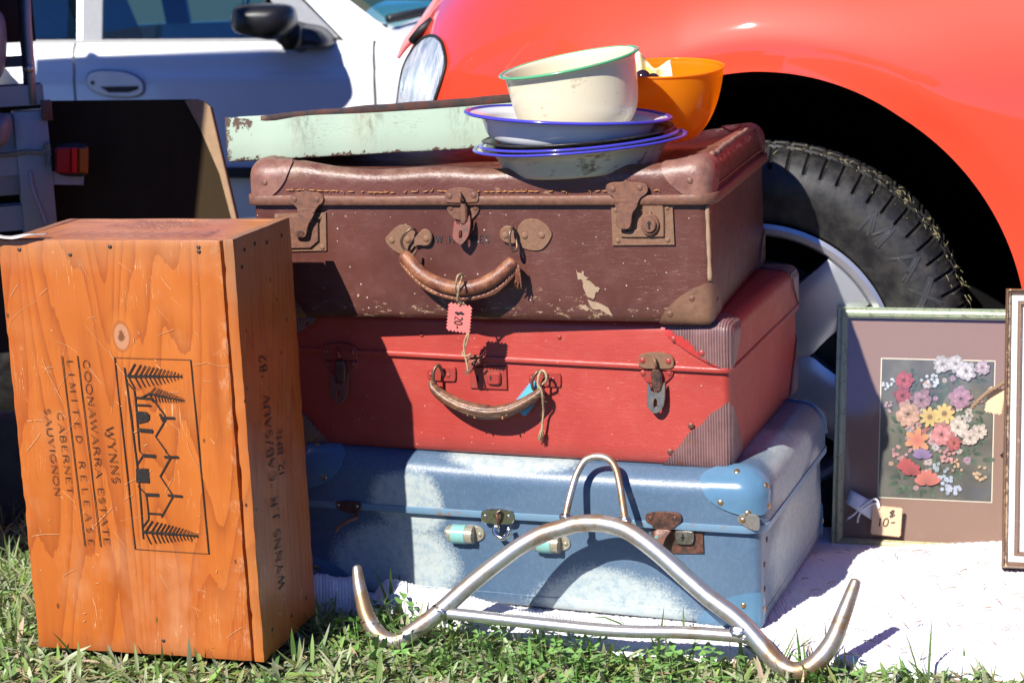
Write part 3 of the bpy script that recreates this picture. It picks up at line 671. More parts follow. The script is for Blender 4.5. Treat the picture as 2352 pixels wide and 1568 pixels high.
for sx in(-1,1):
    for sy in(-1,1):
        BR.cap(sx,sy,True,.058,.050,.050,1.75,CL,.0028,[('front',.38,.46),('front',.36,.86),('side',.4,.45),('flat',.45,.5)],MT['rust'])
        BR.cap(sx,sy,False,.064,.058,.050,1.5,CL2,.0026,[('front',.36,.62),('front',.78,.24),('side',.4,.5)],MT['rust'])
# edging down the right hand front corner
V,F=tube([BR.rmap((w2,-d2,z),.0008) for z in np.linspace(.052,.142,24)],[.0028+.0010*fnoise((z*60,0,0),1) for z in np.linspace(0,.1,24)],7)
obj('corner_edging',V,F,simple('frayed_edging',(.30,.20,.12),.9,sc=200,bs=.6),BR,smooth=True)
# ---- locks, left and right
RU,RT=MT['rust'],MT['rust_tan']
def hinge(pts,k,tong,riv,bend):
    a=BR.plate('hasp',k,pts,.0075,.0108,RU,sm=1); b=BR.plate('hasp_tongue',k,tong,.0118,.0142,RU,sm=1,parent=a)
    c=BR.plate('hasp_bend',k,bend,.0075,.0125,RU,sm=1,parent=a)
    for x,y in riv: BR.rivet(k,x,y,.0106,.0038,.0015,RU,a)
    return a
lp=BR.plate('lock_plate','5',[(205,507),(576,496),(580,772),(212,780)],0,.0028,RT,sm=0)
BR.plate('lock_housing','5',[(250,530),(515,520),(520,750),(255,755)],.0028,.0062,RU,parent=lp)
for x,y in((527,530),(550,745),(225,532)): BR.rivet('5',x,y,.0028,.0038,.0014,RT,lp)
BR.plate('lock_knob','5',ellipse(385,648,42,30,18),.006,.0150,MT['rust_dark'],parent=lp,sm=0,bev=.002)
hinge([(318,425),(320,382),(350,354),(412,350),(425,336),(440,350),(512,352),(548,368),(560,400),(548,432),(522,448),(505,472),(495,490),(370,490),(366,462),(340,440)],'5',
      [(368,500),(492,500),(478,538),(446,585),(432,665),(415,676),(352,674),(340,655),(345,560),(362,540)],((350,402),(512,402)),[(368,470),(496,470),(494,505),(368,505)])
lp=BR.plate('lock_plate','6',[(545,614),(975,602),(990,908),(556,912)],0,.0028,RT,sm=0)
BR.plate('lock_housing','6',[(765,612),(905,618),(914,660),(918,850),(905,856),(620,858),(608,845),(606,815),(680,812),(755,790),(764,700)],.0028,.0058,RT,parent=lp,bev=.0012)
BR.plate('lock_ring','6',ellipse(816,768,64,76,26),.0056,.0095,RU,parent=lp,sm=0,bev=.0012)
BR.plate('lock_barrel','6',ellipse(812,770,47,52,24),.0095,.0128,RU,parent=lp,sm=0,bev=.001)
kb=[(812+13*math.cos(a),757-15*math.sin(a)) for a in np.linspace(R(-60),R(240),14)]+[(804,800),(822,800)]
BR.plate('keyhole','6',kb,.0126,.0130,MT['black'],parent=lp,sm=0,bev=.0001)
for x,y,rp in((818,690,19),(814,833,18)): BR.rivet('6',x,y,.0056,.004,.0026,RU,lp,rp=rp)
for x,y in((582,662),(938,648),(596,876),(942,872)): BR.rivet('6',x,y,.0027,.004,.0014,RT,lp,rp=20)
BR.plate('latch_slot','6',[(645,780),(665,780),(665,812),(648,812)],.0027,.0030,MT['black'],parent=lp,sm=0,bev=.0001)
hinge([(507,528),(512,490),(545,472),(630,470),(648,452),(665,470),(770,474),(800,494),(803,536),(786,560),(756,575),(740,600),(735,612),(575,608),(570,580),(530,558)],'6',
      [(576,620),(733,622),(724,652),(695,682),(686,768),(668,800),(602,796),(580,775),(590,665),(574,642)],((560,520),(748,510)),[(572,590),(738,592),(734,628),(576,624)])
# ---- middle latch
a=BR.plate('hasp','5',[(1428,405),(1425,365),(1450,332),(1520,318),(1560,318),(1640,332),(1670,362),(1672,405),(1658,426),(1440,430)],.0075,.0100,RU)
for x,y in((1463,378),(1636,372)): BR.rivet('5',x,y,.0098,.0040,.0016,RU,a)
BR.wire('staple','5',[(1534,352,.009),(1536,362,.0165),(1542,385,.018),(1546,408,.016),(1548,415,.009)],.0017,RU,a)
b=BR.plate('lower_plate','5',[(1440,440),(1676,434),(1673,490),(1640,532),(1620,547),(1500,552),(1465,512),(1445,482)],0,.0030,RU)
for x,y in((1470,461),(1648,459)): BR.rivet('5',x,y,.0028,.0040,.0016,RU,b)
BR.plate('latch_tongue','5',[(1535,432),(1582,430),(1586,580),(1535,586)],.0055,.0135,RU,bev=.0018)
BR.plate('latch_link','5',[(1500,540),(1525,585),(1584,582),(1606,502),(1618,560),(1610,650),(1590,690),(1557,725),(1545,725),(1508,700),(1487,668),(1494,590)],.0100,.0120,MT['brownred'],holes=[[(1538,628),(1556,622),(1560,665),(1548,682),(1537,670)]],lift=.14)
# ---- handle mounts, rings, handle
for pts,riv,strap in (([(990,692),(1040,635),(1090,590),(1150,582),(1215,620),(1235,700),(1190,770),(1150,800),(1110,798),(1050,765)],((1048,697),(1163,692),(1296,685)),[(1205,630),(1240,650),(1262,618),(1300,616),(1332,650),(1336,690),(1320,730),(1290,742),(1240,735),(1205,750)]),
                 ([(2203,650),(2165,590),(2110,552),(2055,540),(1990,552),(1950,600),(1935,690),(1975,750),(2050,772),(2120,770),(2170,722)],((2125,660),(2002,664),(1864,660)),[(1945,610),(1905,598),(1865,590),(1822,620),(1820,670),(1840,705),(1890,725),(1945,722)])):
    m=BR.plate('handle_mount','5',pts,0,.0026,RT); q=BR.plate('ring_strap','5',strap,.0024,.0060,RT,parent=m,bev=.0015)
    for i,(x,y) in enumerate(riv): BR.rivet('5',x,y,.0025 if i<2 else .0058,.0044,.0016,RT,m)
WR=simple('dark_wire',(.16,.10,.065),.4,.6,sc=200)
BR.wire('handle_ring','5',[(1222,628,.006),(1195,612,.013),(1150,640,.016),(1118,690,.016),(1125,740,.015),(1160,778,.015),(1200,800,.016),(1222,770,.012)],.0017,WR)
BR.wire('handle_ring','5',[(1915,600,.006),(1908,610,.015),(1895,650,.020),(1895,710,.021),(1908,755,.020),(1930,775,.018),(1948,740,.013),(1930,640,.007)],.0017,WR)
hl=NB('handle_leather'); mm=hl.noise(70,5,.65); hl.bump(hl.ma('ADD',hl.noise(330,3),mm),.55,.0012)
HLM=hl.fin(hl.mix(hl.mr(mm,.38,.66),(.13,.042,.026),(.31,.125,.055)),hl.mr(mm,.3,.7,.38,.56))
hp=[(1130,800,.014),(1175,845,.018),(1270,945,.026),(1390,1010,.031),(1540,1042,.033),(1690,1015,.031),(1800,955,.027),(1890,880,.020),(1925,850,.016)]
P_=BR.path('5',hp,6); rr=[.0070,.0080]+[.0088]*(len(P_)-4)+[.0080,.0070]
V,F=tube(P_,rr,14); H=obj('handle',V,F,HLM,BR,smooth=True,angle=60)
fl=[(1116,818,.014),(1142,874,.017),(1236,984,.025),(1364,1065,.030),(1540,1106,.032),(1706,1083,.030),(1838,1012,.026),(1922,918,.020),(1950,874,.017)]
V,F=tube(BR.path('5',fl,6),.0040,8,flat=.5); obj('handle_flange',V,F,HLM,H,smooth=True,angle=60)
mb=MB(); Q=BR.path('5',fl,9)
for i in range(3,len(Q)-4,2):
    a,b=Q[i],Q[i+1]; off=np.array([0,-.0024,-.0008]); mb.tube([a+off,a+(b-a)*.75+off],.0007,5)
o=mb.obj('stitching',simple('pale_stitch',(.48,.27,.2),.7),H,smooth=True); o['kind']='stuff'
mb=MB()
for k in range(16):
    p=BR.P('5',1950+random.uniform(-6,6),870,.02); q=BR.P('5',1955+random.uniform(-30,25),1050+random.uniform(-50,5),.02+random.uniform(-.004,.003)); m_=BR.P('5',1955+random.uniform(-18,18),960,.021)
    mb.tube(cat([p,m_,q],4),[.0016,.0013,.0004],5)
mb.obj('torn_leather_strip',HLM,BR,smooth=True)
# ---- owner's name and torn paper remains on the front
mb=MB(); wf=lambda X,Z,k=0:(X,BR.yf-.0008-.00004*(k%10),Z)
a=BR.F('5',1362,712);b=BR.F('5',1748,710); write(mb,'W.HOLMES',a,b,(0,.0088),wf,.19,serif=False,jit=.05,sp=.3)
mb.obj('handwritten_name',MT['greyink'],BR,recalc=False)
TP=simple('torn_backing',(.32,.22,.14),.85,sc=90,bs=.4,var=.35)
for k,pts in (('6',[(302,1062),(318,1100),(345,1105),(352,1085),(360,1118),(395,1135),(372,1150),(410,1165),(440,1198),(472,1212),(462,1235),(440,1245),(425,1285),(390,1272),(372,1245),(352,1200),(346,1150),(318,1150)]),
              ('6',[(385,1285),(450,1305),(530,1345),(560,1400),(520,1388),(470,1355),(420,1352),(398,1320)]),('6',[(328,1322),(372,1322),(398,1355),(380,1368),(345,1350)]),
              ('5',[(800,1085),(812,1075),(818,1098),(808,1106)])):
    L=[BR.F(k,x,y) for x,y in pts]; L2=[]
    for i in range(len(L)):
        a=np.array(L[i]);b=np.array(L[(i+1)%len(L)]); L2.append(tuple(a)); L2.append(tuple((a+b)/2+np.array([random.uniform(-1,1),random.uniform(-1,1)])*.0010))
    V,F=prism(L2,0,.0011,lambda X,Z,o:(X,BR.yf-o,Z),.0003); obj('torn_paper',V,F,TP,BR)
# ------------------------------------------------------------------ red suitcase
RD=Case('suitcase','painted red suitcase with ribbed fibre corners, middle of the stack',(.2578,2.1492,.2091),-.35756,.62,.4027,.1783,.008,.011,.127,.0032,dent_red,-.012,SG)
rp_=red_paint()
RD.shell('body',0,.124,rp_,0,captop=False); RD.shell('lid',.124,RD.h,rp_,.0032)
RD.band('lid_rim',[(.1235,.001),(.1237,.0048),(.125,.0056),(.1285,.0056),(.130,.0048),(.1305,.0034)],rp_)
CR_=cap_leather('ribbed_corner_fibre',(.115,.055,.052),(.19,.095,.088),.36,True)
RM=MT['redmetal']
for sx in(-1,1):
    for sy in(-1,1):
        RD.cap(sx,sy,True,.086,.05,.0505,1.28,CR_,.0026,[('front',.76,.55*.6),('front',.36,.62)],RM,jag=.02)
        RD.cap(sx,sy,False,.086,.06,.085,1.12,CR_,.0028,[('front',.55,.62),('front',.86,.22)] if sx>0 else [('front',.5,.4)],MT['brownred'],jag=.03)
# red paint left on the corner fibre of the front right lid corner is a strip along the outline
V=[];F=[]
A,Cc=.086,.0505
for j in range(21):
    th=R(4)+R(80)*j/20; ct,st_=math.cos(th),math.sin(th); rr=1/((ct**1.28+st_**1.28)**(1/1.28)); ww=(.03+.20*math.sin(PI*min(1,j/15)))*(1-.3*(j/20))
    for q in (rr,rr*(1-ww*.5+.02*math.sin(j*1.7)),rr*(1-ww+.03*math.sin(j*2.3))): V.append(RD.rmap((RD.w/2-q*ct*A,-RD.d/2,RD.h-q*st_*Cc),.0026+.0032+.0005))
for j in range(20):
    for i in range(2): k=j*3+i; F.append((k,k+1,k+4,k+3))
obj('red_paint_overlap',V,F,simple('bright_red_paint',(.42,.035,.03),.35,sc=200),RD,smooth=True)
for x,y in((1055,262),(2200,282)): RD.rivet('7',x,y,.0034,.0060,.0018,RM,rp=22)
def red_latch(dx,dy,mm,mr):
    g=lambda L:[(x+dx,y+dy) for x,y in L]
    a=RD.plate('hasp','8',g([(562,692),(572,665),(600,655),(680,646),(770,662),(797,695),(797,745),(770,760),(565,755)]),.0050,.0076,mr)
    for x,y in((590,703),(762,708)): RD.rivet('8',x+dx,y+dy,.0075,.0040,.0015,RM,a)
    RD.wire('staple','8',[(x+dx,y+dy,o) for x,y,o in((670,690,.007),(671,698,.013),(675,718,.0145),(680,738,.013),(682,745,.007))],.0019,mr,a)
    b=RD.plate('lower_plate','8',g([(570,768),(797,768),(792,800),(765,832),(742,850),(622,852),(590,812)]),0,.0026,RM)
    for x,y in((594,785),(766,785)): RD.rivet('8',x+dx,y+dy,.0025,.0040,.0015,RM,b)
    RD.plate('latch_tongue','8',g([(638,764),(714,764),(718,900),(700,912),(655,910)]),.0045,.0115,MT['rust_dark'],bev=.0018)
    RD.plate('latch_link','8',g([(620,840),(640,860),(652,912),(712,912),(728,850),(742,842),(742,985),(715,1030),(690,1048),(660,1042),(622,1000)]),.0070,.0092,mm,holes=[g([(670,955),(682,952),(690,965),(688,1005),(674,1010),(667,1000)])],lift=.10)
red_latch(0,0,MT['pewter'],MT['rust_tan']); 
dxl=(vv('7',370,600)[0]-vv('8',680,850)[0])*2.873; dyl=(vv('7',370,585)[1]-vv('8',680,850)[1])*2.873
red_latch(dxl,dyl,MT['brownred'],RM)
for pts,riv in (([(1092,540),(1325,532),(1336,545),(1336,640),(1318,655),(1100,640)],((1130,592),(1276,600))),([(1942,572),(2195,578),(2212,600),(2212,690),(2196,702),(1946,684)],((1968,625),(2148,630)))):
    m=RD.plate('handle_mount','7',pts,0,.0032,RM); 
    for x,y in riv: RD.rivet('7',x,y,.0030,.0050,.0016,RM,m,rp=21)
RD.wire('handle_ring','7',[(1235,600,.004),(1215,540,.010),(1190,516,.014),(1160,550,.018),(1150,610,.020),(1158,670,.019),(1180,690,.015)],.0021,WR)
RD.wire('handle_ring','7',[(2085,620,.004),(2075,580,.010),(2050,562,.014),(2008,580,.018),(1975,640,.020),(1978,700,.019),(2000,725,.015)],.0021,WR)
hs=NB('split_handle_leather'); mm=hs.noise(60,5,.65,hs.map((1,1,4))); hs.bump(hs.noise(240,4,.6,hs.map((.3,1,2.5))),.6,.001)
HSM=hs.fin(hs.mix(hs.mr(mm,.36,.66),(.085,.040,.026),(.27,.135,.070)),.36)
hb=[(1142,655,.016),(1165,712,.020),(1260,790,.025),(1400,860,.029),(1560,898,.030),(1720,895,.029),(1860,850,.025),(1990,775,.020),(2062,722,.016)]
H=None
for dy,do,r0,mm2,a0,a1 in ((-34,-.002,.0038,HSM,0,.55),(-16,.001,.0046,HSM,0,1),(6,.003,.0050,HSM,0,1),(26,.001,.0046,HSM,0,1),(42,-.003,.0040,MT['rust_dark'],.05,.95),(-22,-.006,.0045,HSM,.55,1)):
    Q=RD.path('7',[(x,y+dy*(.35+.65*math.sin(PI*i/8)),o+do) for i,(x,y,o) in enumerate(hb)],6); n_=len(Q); Q=Q[int(a0*(n_-1)):int(a1*(n_-1))+1]
    V,F=tube(Q,[r0*.8]+[r0]*(len(Q)-2)+[r0*.8],9,flat=1.5); o=obj('handle' if H is None else 'handle_layer',V,F,mm2,RD if H is None else H,smooth=True,angle=60); H=H or o
mb=MB()
for x,y in((1430,905),(1480,925),(1770,905),(1290,800),(1725,935)):
    p=RD.P('7',x,y,.033); mb.tube([p,p+np.array([random.uniform(-.002,.004),-.002,-.004])],.0011,5)
mb.obj('frayed_thread',MT['thread'],H,smooth=True)
lp=RD.plate('lock_plate','7',[(1455,532),(1760,522),(1768,722),(1458,708)],0,.0030,RM,sm=0,bev=.0012)
RD.plate('lock_button','7',[(1588,582),(1690,575),(1706,590),(1706,670),(1690,684),(1608,680),(1592,660)],.003,.0078,RM,parent=lp,bev=.0018)
RD.plate('keyhole','7',[(1624,598),(1632,598),(1632,646),(1624,646)],.0077,.0080,MT['black'],parent=lp,sm=0,bev=.0001)
RD.plate('keyhole','7',[(1617,618),(1639,618),(1639,628),(1617,628)],.00775,.0081,MT['black'],parent=lp,sm=0,bev=.0001)
RD.plate('latch_slot','7',[(1512,598),(1528,598),(1528,655),(1512,655)],.0029,.0033,MT['black'],parent=lp,sm=0,bev=.0001)
RD.plate('hasp','7',[(1440,362),(1556,362),(1560,470),(1446,470)],.0034,.0050,rp_)
# hasp folded outwards
pr=[(1452,448,.006),(1446,500,.012),(1430,545,.020),(1402,596,.030)]; pr2=[(1545,440,.006),(1530,498,.012),(1490,545,.020),(1452,592,.030)]
V=[];F=[]
for (a,b) in zip(pr,pr2):
    for dz in(0,.0018):
        V.append(RD.P('7',a[0],a[1],a[2])+np.array([0,0,dz])); V.append(RD.P('7',b[0],b[1],b[2])+np.array([0,0,dz]))
for i in range(3):
    a=i*4; F+=[(a,a+1,a+5,a+4),(a+2,a+6,a+7,a+3),(a,a+4,a+6,a+2),(a+1,a+3,a+7,a+5)]
F+=[(0,2,3,1),(12,13,15,14)]
obj('hasp_tongue',V,F,MT['brownred'],RD)
RD.wire('hasp_loop','7',[(1448,470,.008),(1462,445,.012),(1520,440,.012),(1546,452,.011),(1538,490,.011),(1505,508,.011),(1460,512,.011),(1448,470,.008)],.0018,MT['brownred'])
# ------------------------------------------------------------------ blue suitcase
BL=Case('suitcase','faded blue suitcase with bright blue corners at the bottom of the stack',(.2879,2.1179,.0143),-.37052,.62,.3729,.1905,.008,.026,.124,.008,dent_blue,.016,SG)
def bc(k,x,y,o=0): return tuple(BL.P(k,x,y,o))
wh=[(bc('9',600,790),(1/.085,.6,1/.060)),(bc('9',690,390),(1/.050,.6,1/.045)),(bc('v',1400,1410),(1/.105,.6,1/.058)),((bc('v',1165,1062)[0],BL.yf+.012,BL.h+.004),(1/.085,1/.05,1/.018)),
    ((BL.w/2,.02,.055),(3,1/.15,1/.065)),((BL.w/2,-.04,.165),(3,1/.11,1/.038)),((BL.w/2,.1,.10),(3,1/.05,1/.05))]
bm_=blue_leather(wh,'faded_blue_leathercloth')
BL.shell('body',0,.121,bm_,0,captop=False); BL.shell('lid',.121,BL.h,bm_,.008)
n=NB('blue_lid_edge'); f=n.noise(90,5,.7); LEM=n.fin(n.mix(n.mr(f,.55,.68),(.15,.26,.36),(.26,.16,.10)),.4)
BL.band('lid_rim',[(.1195,.002),(.1195,.0086),(.1205,.0094),(.1285,.0094),(.129,.0082)],LEM)
n=NB('bright_blue_corner'); f=n.noise(60,4); CB=n.fin(n.mix(f,(.078,.165,.255),(.10,.205,.305)),.22,0,.5)
BRS=simple('brass_rivet',(.36,.24,.13),.35,.8,sc=300)
for sx in(-1,1):
    for sy in(-1,1):
        BL.cap(sx,sy,True,.072,.03,.048,2.0,CB,.0030,[('front',.62,.62),('front',.20,.90),('side',.5,.3),('side',.45,.8),('flat',.4,.4)],BRS)
        BL.cap(sx,sy,False,.082,.02,.048,1.6,CB,.0024,[('front',.25,.62),('side',.4,.5)],BRS)
tabm=rusty('corner_bracket',(.23,.22,.20),(.19,.11,.06),sc=90,thr=(.5,.75),metal=.3,rough=.42)
a=BL.plate('corner_bracket','10',[(1330,500),(1345,475),(1375,462),(1478,470),(1484,572),(1440,576),(1380,545),(1345,525)],.0092,.0112,tabm); BL.rivet('10',1370,507,.0110,.0040,.0016,BRS,a)
for yy,zz in((-.165,.075),(-.165,.045),(-.165,.02),(-.15,.1),(.16,.15)):
    BL.rivet3(BL.rmap((BL.w/2,yy,zz),.0002),(1,0,0),.004,.0014,MT['rust_dark'])
BL.band('base_strip',[(.003,.0004),(.004,.0012),(.017,.0012),(.018,.0002)],bm_)
CHR=NB('worn_chrome'); CHM=CHR.fin(CHR.mix(CHR.mr(CHR.noise(160,4,.7),.55,.7),(.62,.61,.58),(.30,.25,.2)),.18,1)
a=BL.plate('clasp_plate','9',[(1157,480),(1160,455),(1178,440),(1255,430),(1350,440),(1373,460),(1376,505),(1365,528),(1345,536),(1185,526),(1160,510)],.0092,.0118,CHM)
for x,y in((1187,481),(1341,483)): BL.rivet('9',x,y,.0116,.0045,.0022,MT['pewter'],a,rp=22)
BL.wire('staple','9',[(1262,462,.011),(1262,470,.018),(1268,492,.020),(1272,520,.018),(1274,528,.011)],.0022,MT['rust_dark'],a)
b=BL.plate('clasp_tongue','9',[(1240,520),(1282,525),(1280,562),(1245,560)],.0095,.0125,CHM)
BL.wire('clasp_hook','9',[(1250,548,.013),(1250,580,.0145),(1268,608,.0155),(1300,622,.016),(1332,605,.0155),(1344,575,.014),(1342,555,.012)],.0036,CHM,b)
AQ=simple('aqua_plastic',(.20,.42,.38),.35,sc=100); ST=MT['pewter']
SB=rusty('beige_metal',(.42,.39,.30),(.26,.18,.09),sc=90,thr=(.5,.8),metal=.4,rough=.35,bs=.1)
for dx,dy in((0,0),(560,60)):
    g=lambda L:[(x+dx,y+dy) for x,y in L]
    a=BL.plate('handle_socket','9',g([(914,575),(935,545),(975,536),(1110,540),(1160,555),(1182,590),(1175,628),(1135,650),(970,642),(925,615)]),0,.0030,SB,bev=.0012)
    for x,y in((936,580),(1152,598)): BL.rivet('9',x+dx,y+dy,.003,.0052,.0020,SB,a,rp=18)
    for nm,p,q,r0,mt in (('roller',(975,592),(1072,598),.0125,AQ),('roller_end',(1060,597),(1118,602),.0118,SB),('roller_end',(955,590),(978,592),.0112,SB)):
        A=BL.P('9',p[0]+dx,p[1]+dy,.005);B_=BL.P('9',q[0]+dx,q[1]+dy,.005); V,F=tube([A+(B_-A)*t for t in(0,.06,.5,.94,1)],[r0*.86,r0,r0,r0,r0*.86],16); obj(nm,V,F,mt,a,smooth=True,angle=40)
lp=BL.plate('lock_plate','10',[(772,572),(1112,574),(1118,724),(776,722)],0,.0024,MT['rust_dark'],sm=0)
kp=BL.plate('lock_button','10',[(930,572),(1042,574),(1050,600),(1048,640),(1036,668),(945,665),(930,655),(926,600)],.0024,.0090,ST,parent=lp,bev=.0020)
BL.plate('keyhole','10',[(974,594),(986,594),(986,645),(974,645)],.0089,.0092,MT['black'],parent=lp,sm=0,bev=.0001); BL.plate('keyhole','10',[(966,612),(994,612),(994,626),(966,626)],.0089,.00925,MT['black'],parent=lp,sm=0,bev=.0001)
a=BL.plate('hasp','10',[(735,500),(738,468),(770,455),(850,450),(952,458),(973,482),(970,520),(935,542),(912,572),(790,566),(775,535),(742,520)],.0092,.0120,MT['rust_dark'])
for x,y in((769,494),(929,493)): BL.rivet('10',x,y,.0118,.0042,.0018,MT['rust_dark'],a,rp=19)
b=BL.plate('hasp_tongue','10',[(788,562),(912,568),(875,612),(862,650),(855,690),(830,702),(780,690),(782,670),(795,630)],.0125,.0150,MT['rust_dark'],parent=a,lift=.25)
BL.plate('paint_chip','10',[(796,612),(812,610),(820,630),(834,645),(815,650),(795,640)],.0175,.0178,simple('turquoise_paint',(.06,.45,.40),.4),parent=a,sm=0,bev=.0001)
a=BL.plate('hasp','9',[(205,395),(230,380),(365,385),(382,410),(370,440),(345,470),(225,440)],.0092,.0115,MT['rust_dark'])
for x,y in((230,406),(350,413)): BL.rivet('9',x,y,.0114,.0042,.0018,MT['pewter'],a,rp=14)
BL.wire('hasp_tongue','9',[(345,465,.010),(340,490,.018),(300,505,.026),(250,535,.030),(205,580,.034)],.003,MT['brownred'],a)
# ------------------------------------------------------------------ price tags and twine
TC={'coral':simple('coral_card',(.75,.16,.14),.6,var=.06),'blue':simple('turquoise_card',(.09,.42,.60),.6,var=.06),'tan':simple('tan_card',(.60,.40,.24),.6,var=.08)}
def pinked(w,h,n1,n2,a=.0011):
    pts=[]
    for (x0,y0,x1,y1,n) in((-w/2,-h/2,w/2,-h/2,n1),(w/2,-h/2,w/2,h/2,n2),(w/2,h/2,-w/2,h/2,n1),(-w/2,h/2,-w/2,-h/2,n2)):
        d=np.array([x1-x0,y1-y0]);L=np.linalg.norm(d);d/=L;q=np.array([d[1],-d[0]])
        for i in range(n): 
            pts.append(tuple(np.array([x0,y0])+d*L*i/n)); pts.append(tuple(np.array([x0,y0])+d*L*(i+.5)/n+q*a*2))
    return pts
def tag(label,fr,C,rot,w,h,n1,n2,mt,texts,curl=0,tiltx=0,lab='price tag'):
    T=Thing('price_tag',label,lab,fr); c,s_=math.cos(rot),math.sin(rot)
    fn=lambda X,Z,o: (X*c-Z*s_,-o-curl*Z*Z*20-(X*s_+Z*c)*tiltx,X*s_+Z*c)
    V,F=prism(pinked(w,h,n1,n2),0,.0005,fn,.0001); obj('card',V,F,mt,T)
    mb=MB()
    for txt,a,b,up in texts: write(mb,txt,a,b,up,lambda X,Z,k:fn(X,Z,.0009+.00004*(k%9)),.17,serif=False,jit=.04,slant=.1)
    if texts: mb.obj('handwriting',MT['ink'],T,recalc=False)
    return T
def strand(name,label,P,r,mt=None,n=3,catg='twine',tw=260):
    """twisted twine as one thing: n plies round a path"""
    P=cat(P,8); mb=MB(); L=0; ph=[]
    for i in range(len(P)):
        if i: L+=np.linalg.norm(P[i]-P[i-1])
        ph.append(L)
    for k in range(n):
        Q=[]
        for i in range(len(P)):
            d=P[min(i+1,len(P)-1)]-P[max(i-1,0)]; d/=np.linalg.norm(d)+1e-9; a=np.cross(d,[.3,1,.2]); a/=np.linalg.norm(a); b=np.cross(d,a); t=ph[i]*tw*4+2*PI*k/n
            Q.append(P[i]+(a*math.cos(t)+b*math.sin(t))*r*.55)
        mb.tube(Q,r*.62,5)
    for k in range(int(ph[-1]*700)):            # loose fibres
        i=random.randrange(len(P)-1); d=np.array([random.uniform(-1,1) for _ in range(3)]); d/=np.linalg.norm(d); q=P[i]+d*r; mb.tube([q,q+d*random.uniform(.001,.0045)+np.array([0,0,-.001])],.00012,3,caps=False)
    o=mb.obj(name,mt or MT['twine'],None,smooth=True); tagthing(o,label,catg); return o
bw=lambda k,x,y,o:BR.wor(BR.P(k,x,y,o)); rw=lambda k,x,y,o:RD.wor(RD.P(k,x,y,o))
tag('coral red price tag reading $20 hanging from the brown leather handle',frame(bw('5',1532,1253,.036),-.29046),None,R(-8),.027,.032,6,8,TC['coral'],
    [('$20-',(-.0045,.0085),(-.0060,-.0140),(.0100,.001))])
strand('twine','jute twine looped round the brown leather handle holding the coral tag',[bw('5',1520,1090,.020),bw('5',1505,1050,.045),bw('5',1518,960,.052),bw('5',1540,942,.046),bw('5',1556,948,.030),bw('5',1540,1000,.052),bw('5',1524,1080,.047),bw('5',1522,1120,.042),bw('5',1542,1140,.038),bw('5',1530,1162,.0375)],.0013)
strand('twine','frayed twine hanging down through the red suitcase hasp',[bw('5',1560,1140,.030),bw('5',1590,1200,.026),bw('5',1605,1290,.025),rw('7',1452,225,.034),rw('7',1420,290,.033),rw('7',1408,340,.033),rw('7',1412,420,.034),rw('7',1430,500,.035),rw('7',1440,566,.036)],.0012)
strand('twine','short knotted twine tuft at the middle hasp of the red suitcase',[rw('7',1450,238,.032),rw('7',1440,300,.033),rw('7',1425,345,.032),rw('7',1395,420,.032),rw('7',1420,440,.036),rw('7',1465,420,.034)],.0010)
tag('turquoise price tag half hidden behind the split handle of the red suitcase',frame(rw('7',1945,790,.012),-.35756),None,R(-40),.019,.042,5,10,TC['blue'],[('$',(-.006,-.017),(.004,-.017),(0,.011))])
strand('twine','pale twine tied to the right handle ring of the red suitcase with a frayed end',[rw('7',2040,690,.018),rw('7',2090,640,.022),rw('7',2085,580,.022),rw('7',2055,560,.020),rw('7',2030,600,.024),rw('7',2022,680,.026),rw('7',2050,720,.026),rw('7',2062,800,.022),rw('7',2068,900,.012),rw('7',2060,1000,.010),rw('7',2050,1080,.009)],.0015)
mb=MB()
for k in range(40):
    p=rw('7',2055+random.uniform(-5,5),1020+random.uniform(0,30),.010); q=rw('7',2045+random.uniform(-26,22),1150+random.uniform(-40,5),.010+random.uniform(-.004,.005)); mb.tube([p,(p+q)/2+np.array([random.uniform(-.002,.002),random.uniform(-.002,.001),0]),q],.0004,4)
tf=mb.obj('twine_tassel',MT['twine'],None,smooth=True); tagthing(tf,'frayed pale twine tassel hanging over the front of the red suitcase','twine')
# ------------------------------------------------------------------ white rug
RG=[];RF=[]
fr_=[(-.32,2.262),(-.258,2.259),(-.18,2.243),(-.102,2.205),(0,2.150),(.103,2.100),(.18,2.075),(.256,2.060),(.32,2.04),(.378,2.022),(.473,1.985),(.569,1.968),(.75,1.945),(.95,1.94)]
fx=[a for a,_ in fr_]; fy=[b for _,b in fr_]
NX,NY=300,150
for i in range(NX+1):
    x=-.30+1.25*i/NX; y0=np.interp(x,fx,fy)+.006*fnoise((x,0,0),24,2)+.004*fnoise((x,0,0),70,2); y1=2.62-.30*(x-.3)
    for j in range(NY+1):
        t=(j/NY); y=y0+(y1-y0)*t**1.15; e=y-y0
        z=.0135+.0022*fnoise((x,y,0),9,1)+min(0,gz(x,y))*(2.4 if x>.35 else 1)*(y>2.2)
        wv=.0017*math.sin(x*560+2*fnoise((x,y,0),30,5)+3*math.sin(y*190))*math.sin(y*430+2.5*fnoise((x,y,0),40,8)); z+=wv+.0012*fnoise((x,y,0),160,3)
        # lumpy fold of the rug in front of the blue case on the left
        fold=max(0,1-max(0,x+.16)/.28)*1.0
        z+=fold*(.036+.010*fnoise((x,0,0),28,4))*math.exp(-((e-.030)/.026)**2)*(1-.75*math.exp(-((x+.196)/.012)**2))
        edge=math.exp(-(e/.006)**2); z=z*(1-edge)+(-.006+gz(x,y)*.3)*edge
        RG.append((x,y,max(z,-.01) if y<2.6 else z))
for i in range(NX):
    for j in range(NY): a=i*(NY+1)+j; RF.append((a,a+NY+1,a+NY+2,a+1))
n=NB('white_woven_cotton'); wn=n.noise(170,3,.7); st_=n.noise(20,4,.75,n.map((1,1,1))); c=n.mix(n.mr(st_,.66,.78),(.80,.78,.80),(.66,.56,.54))
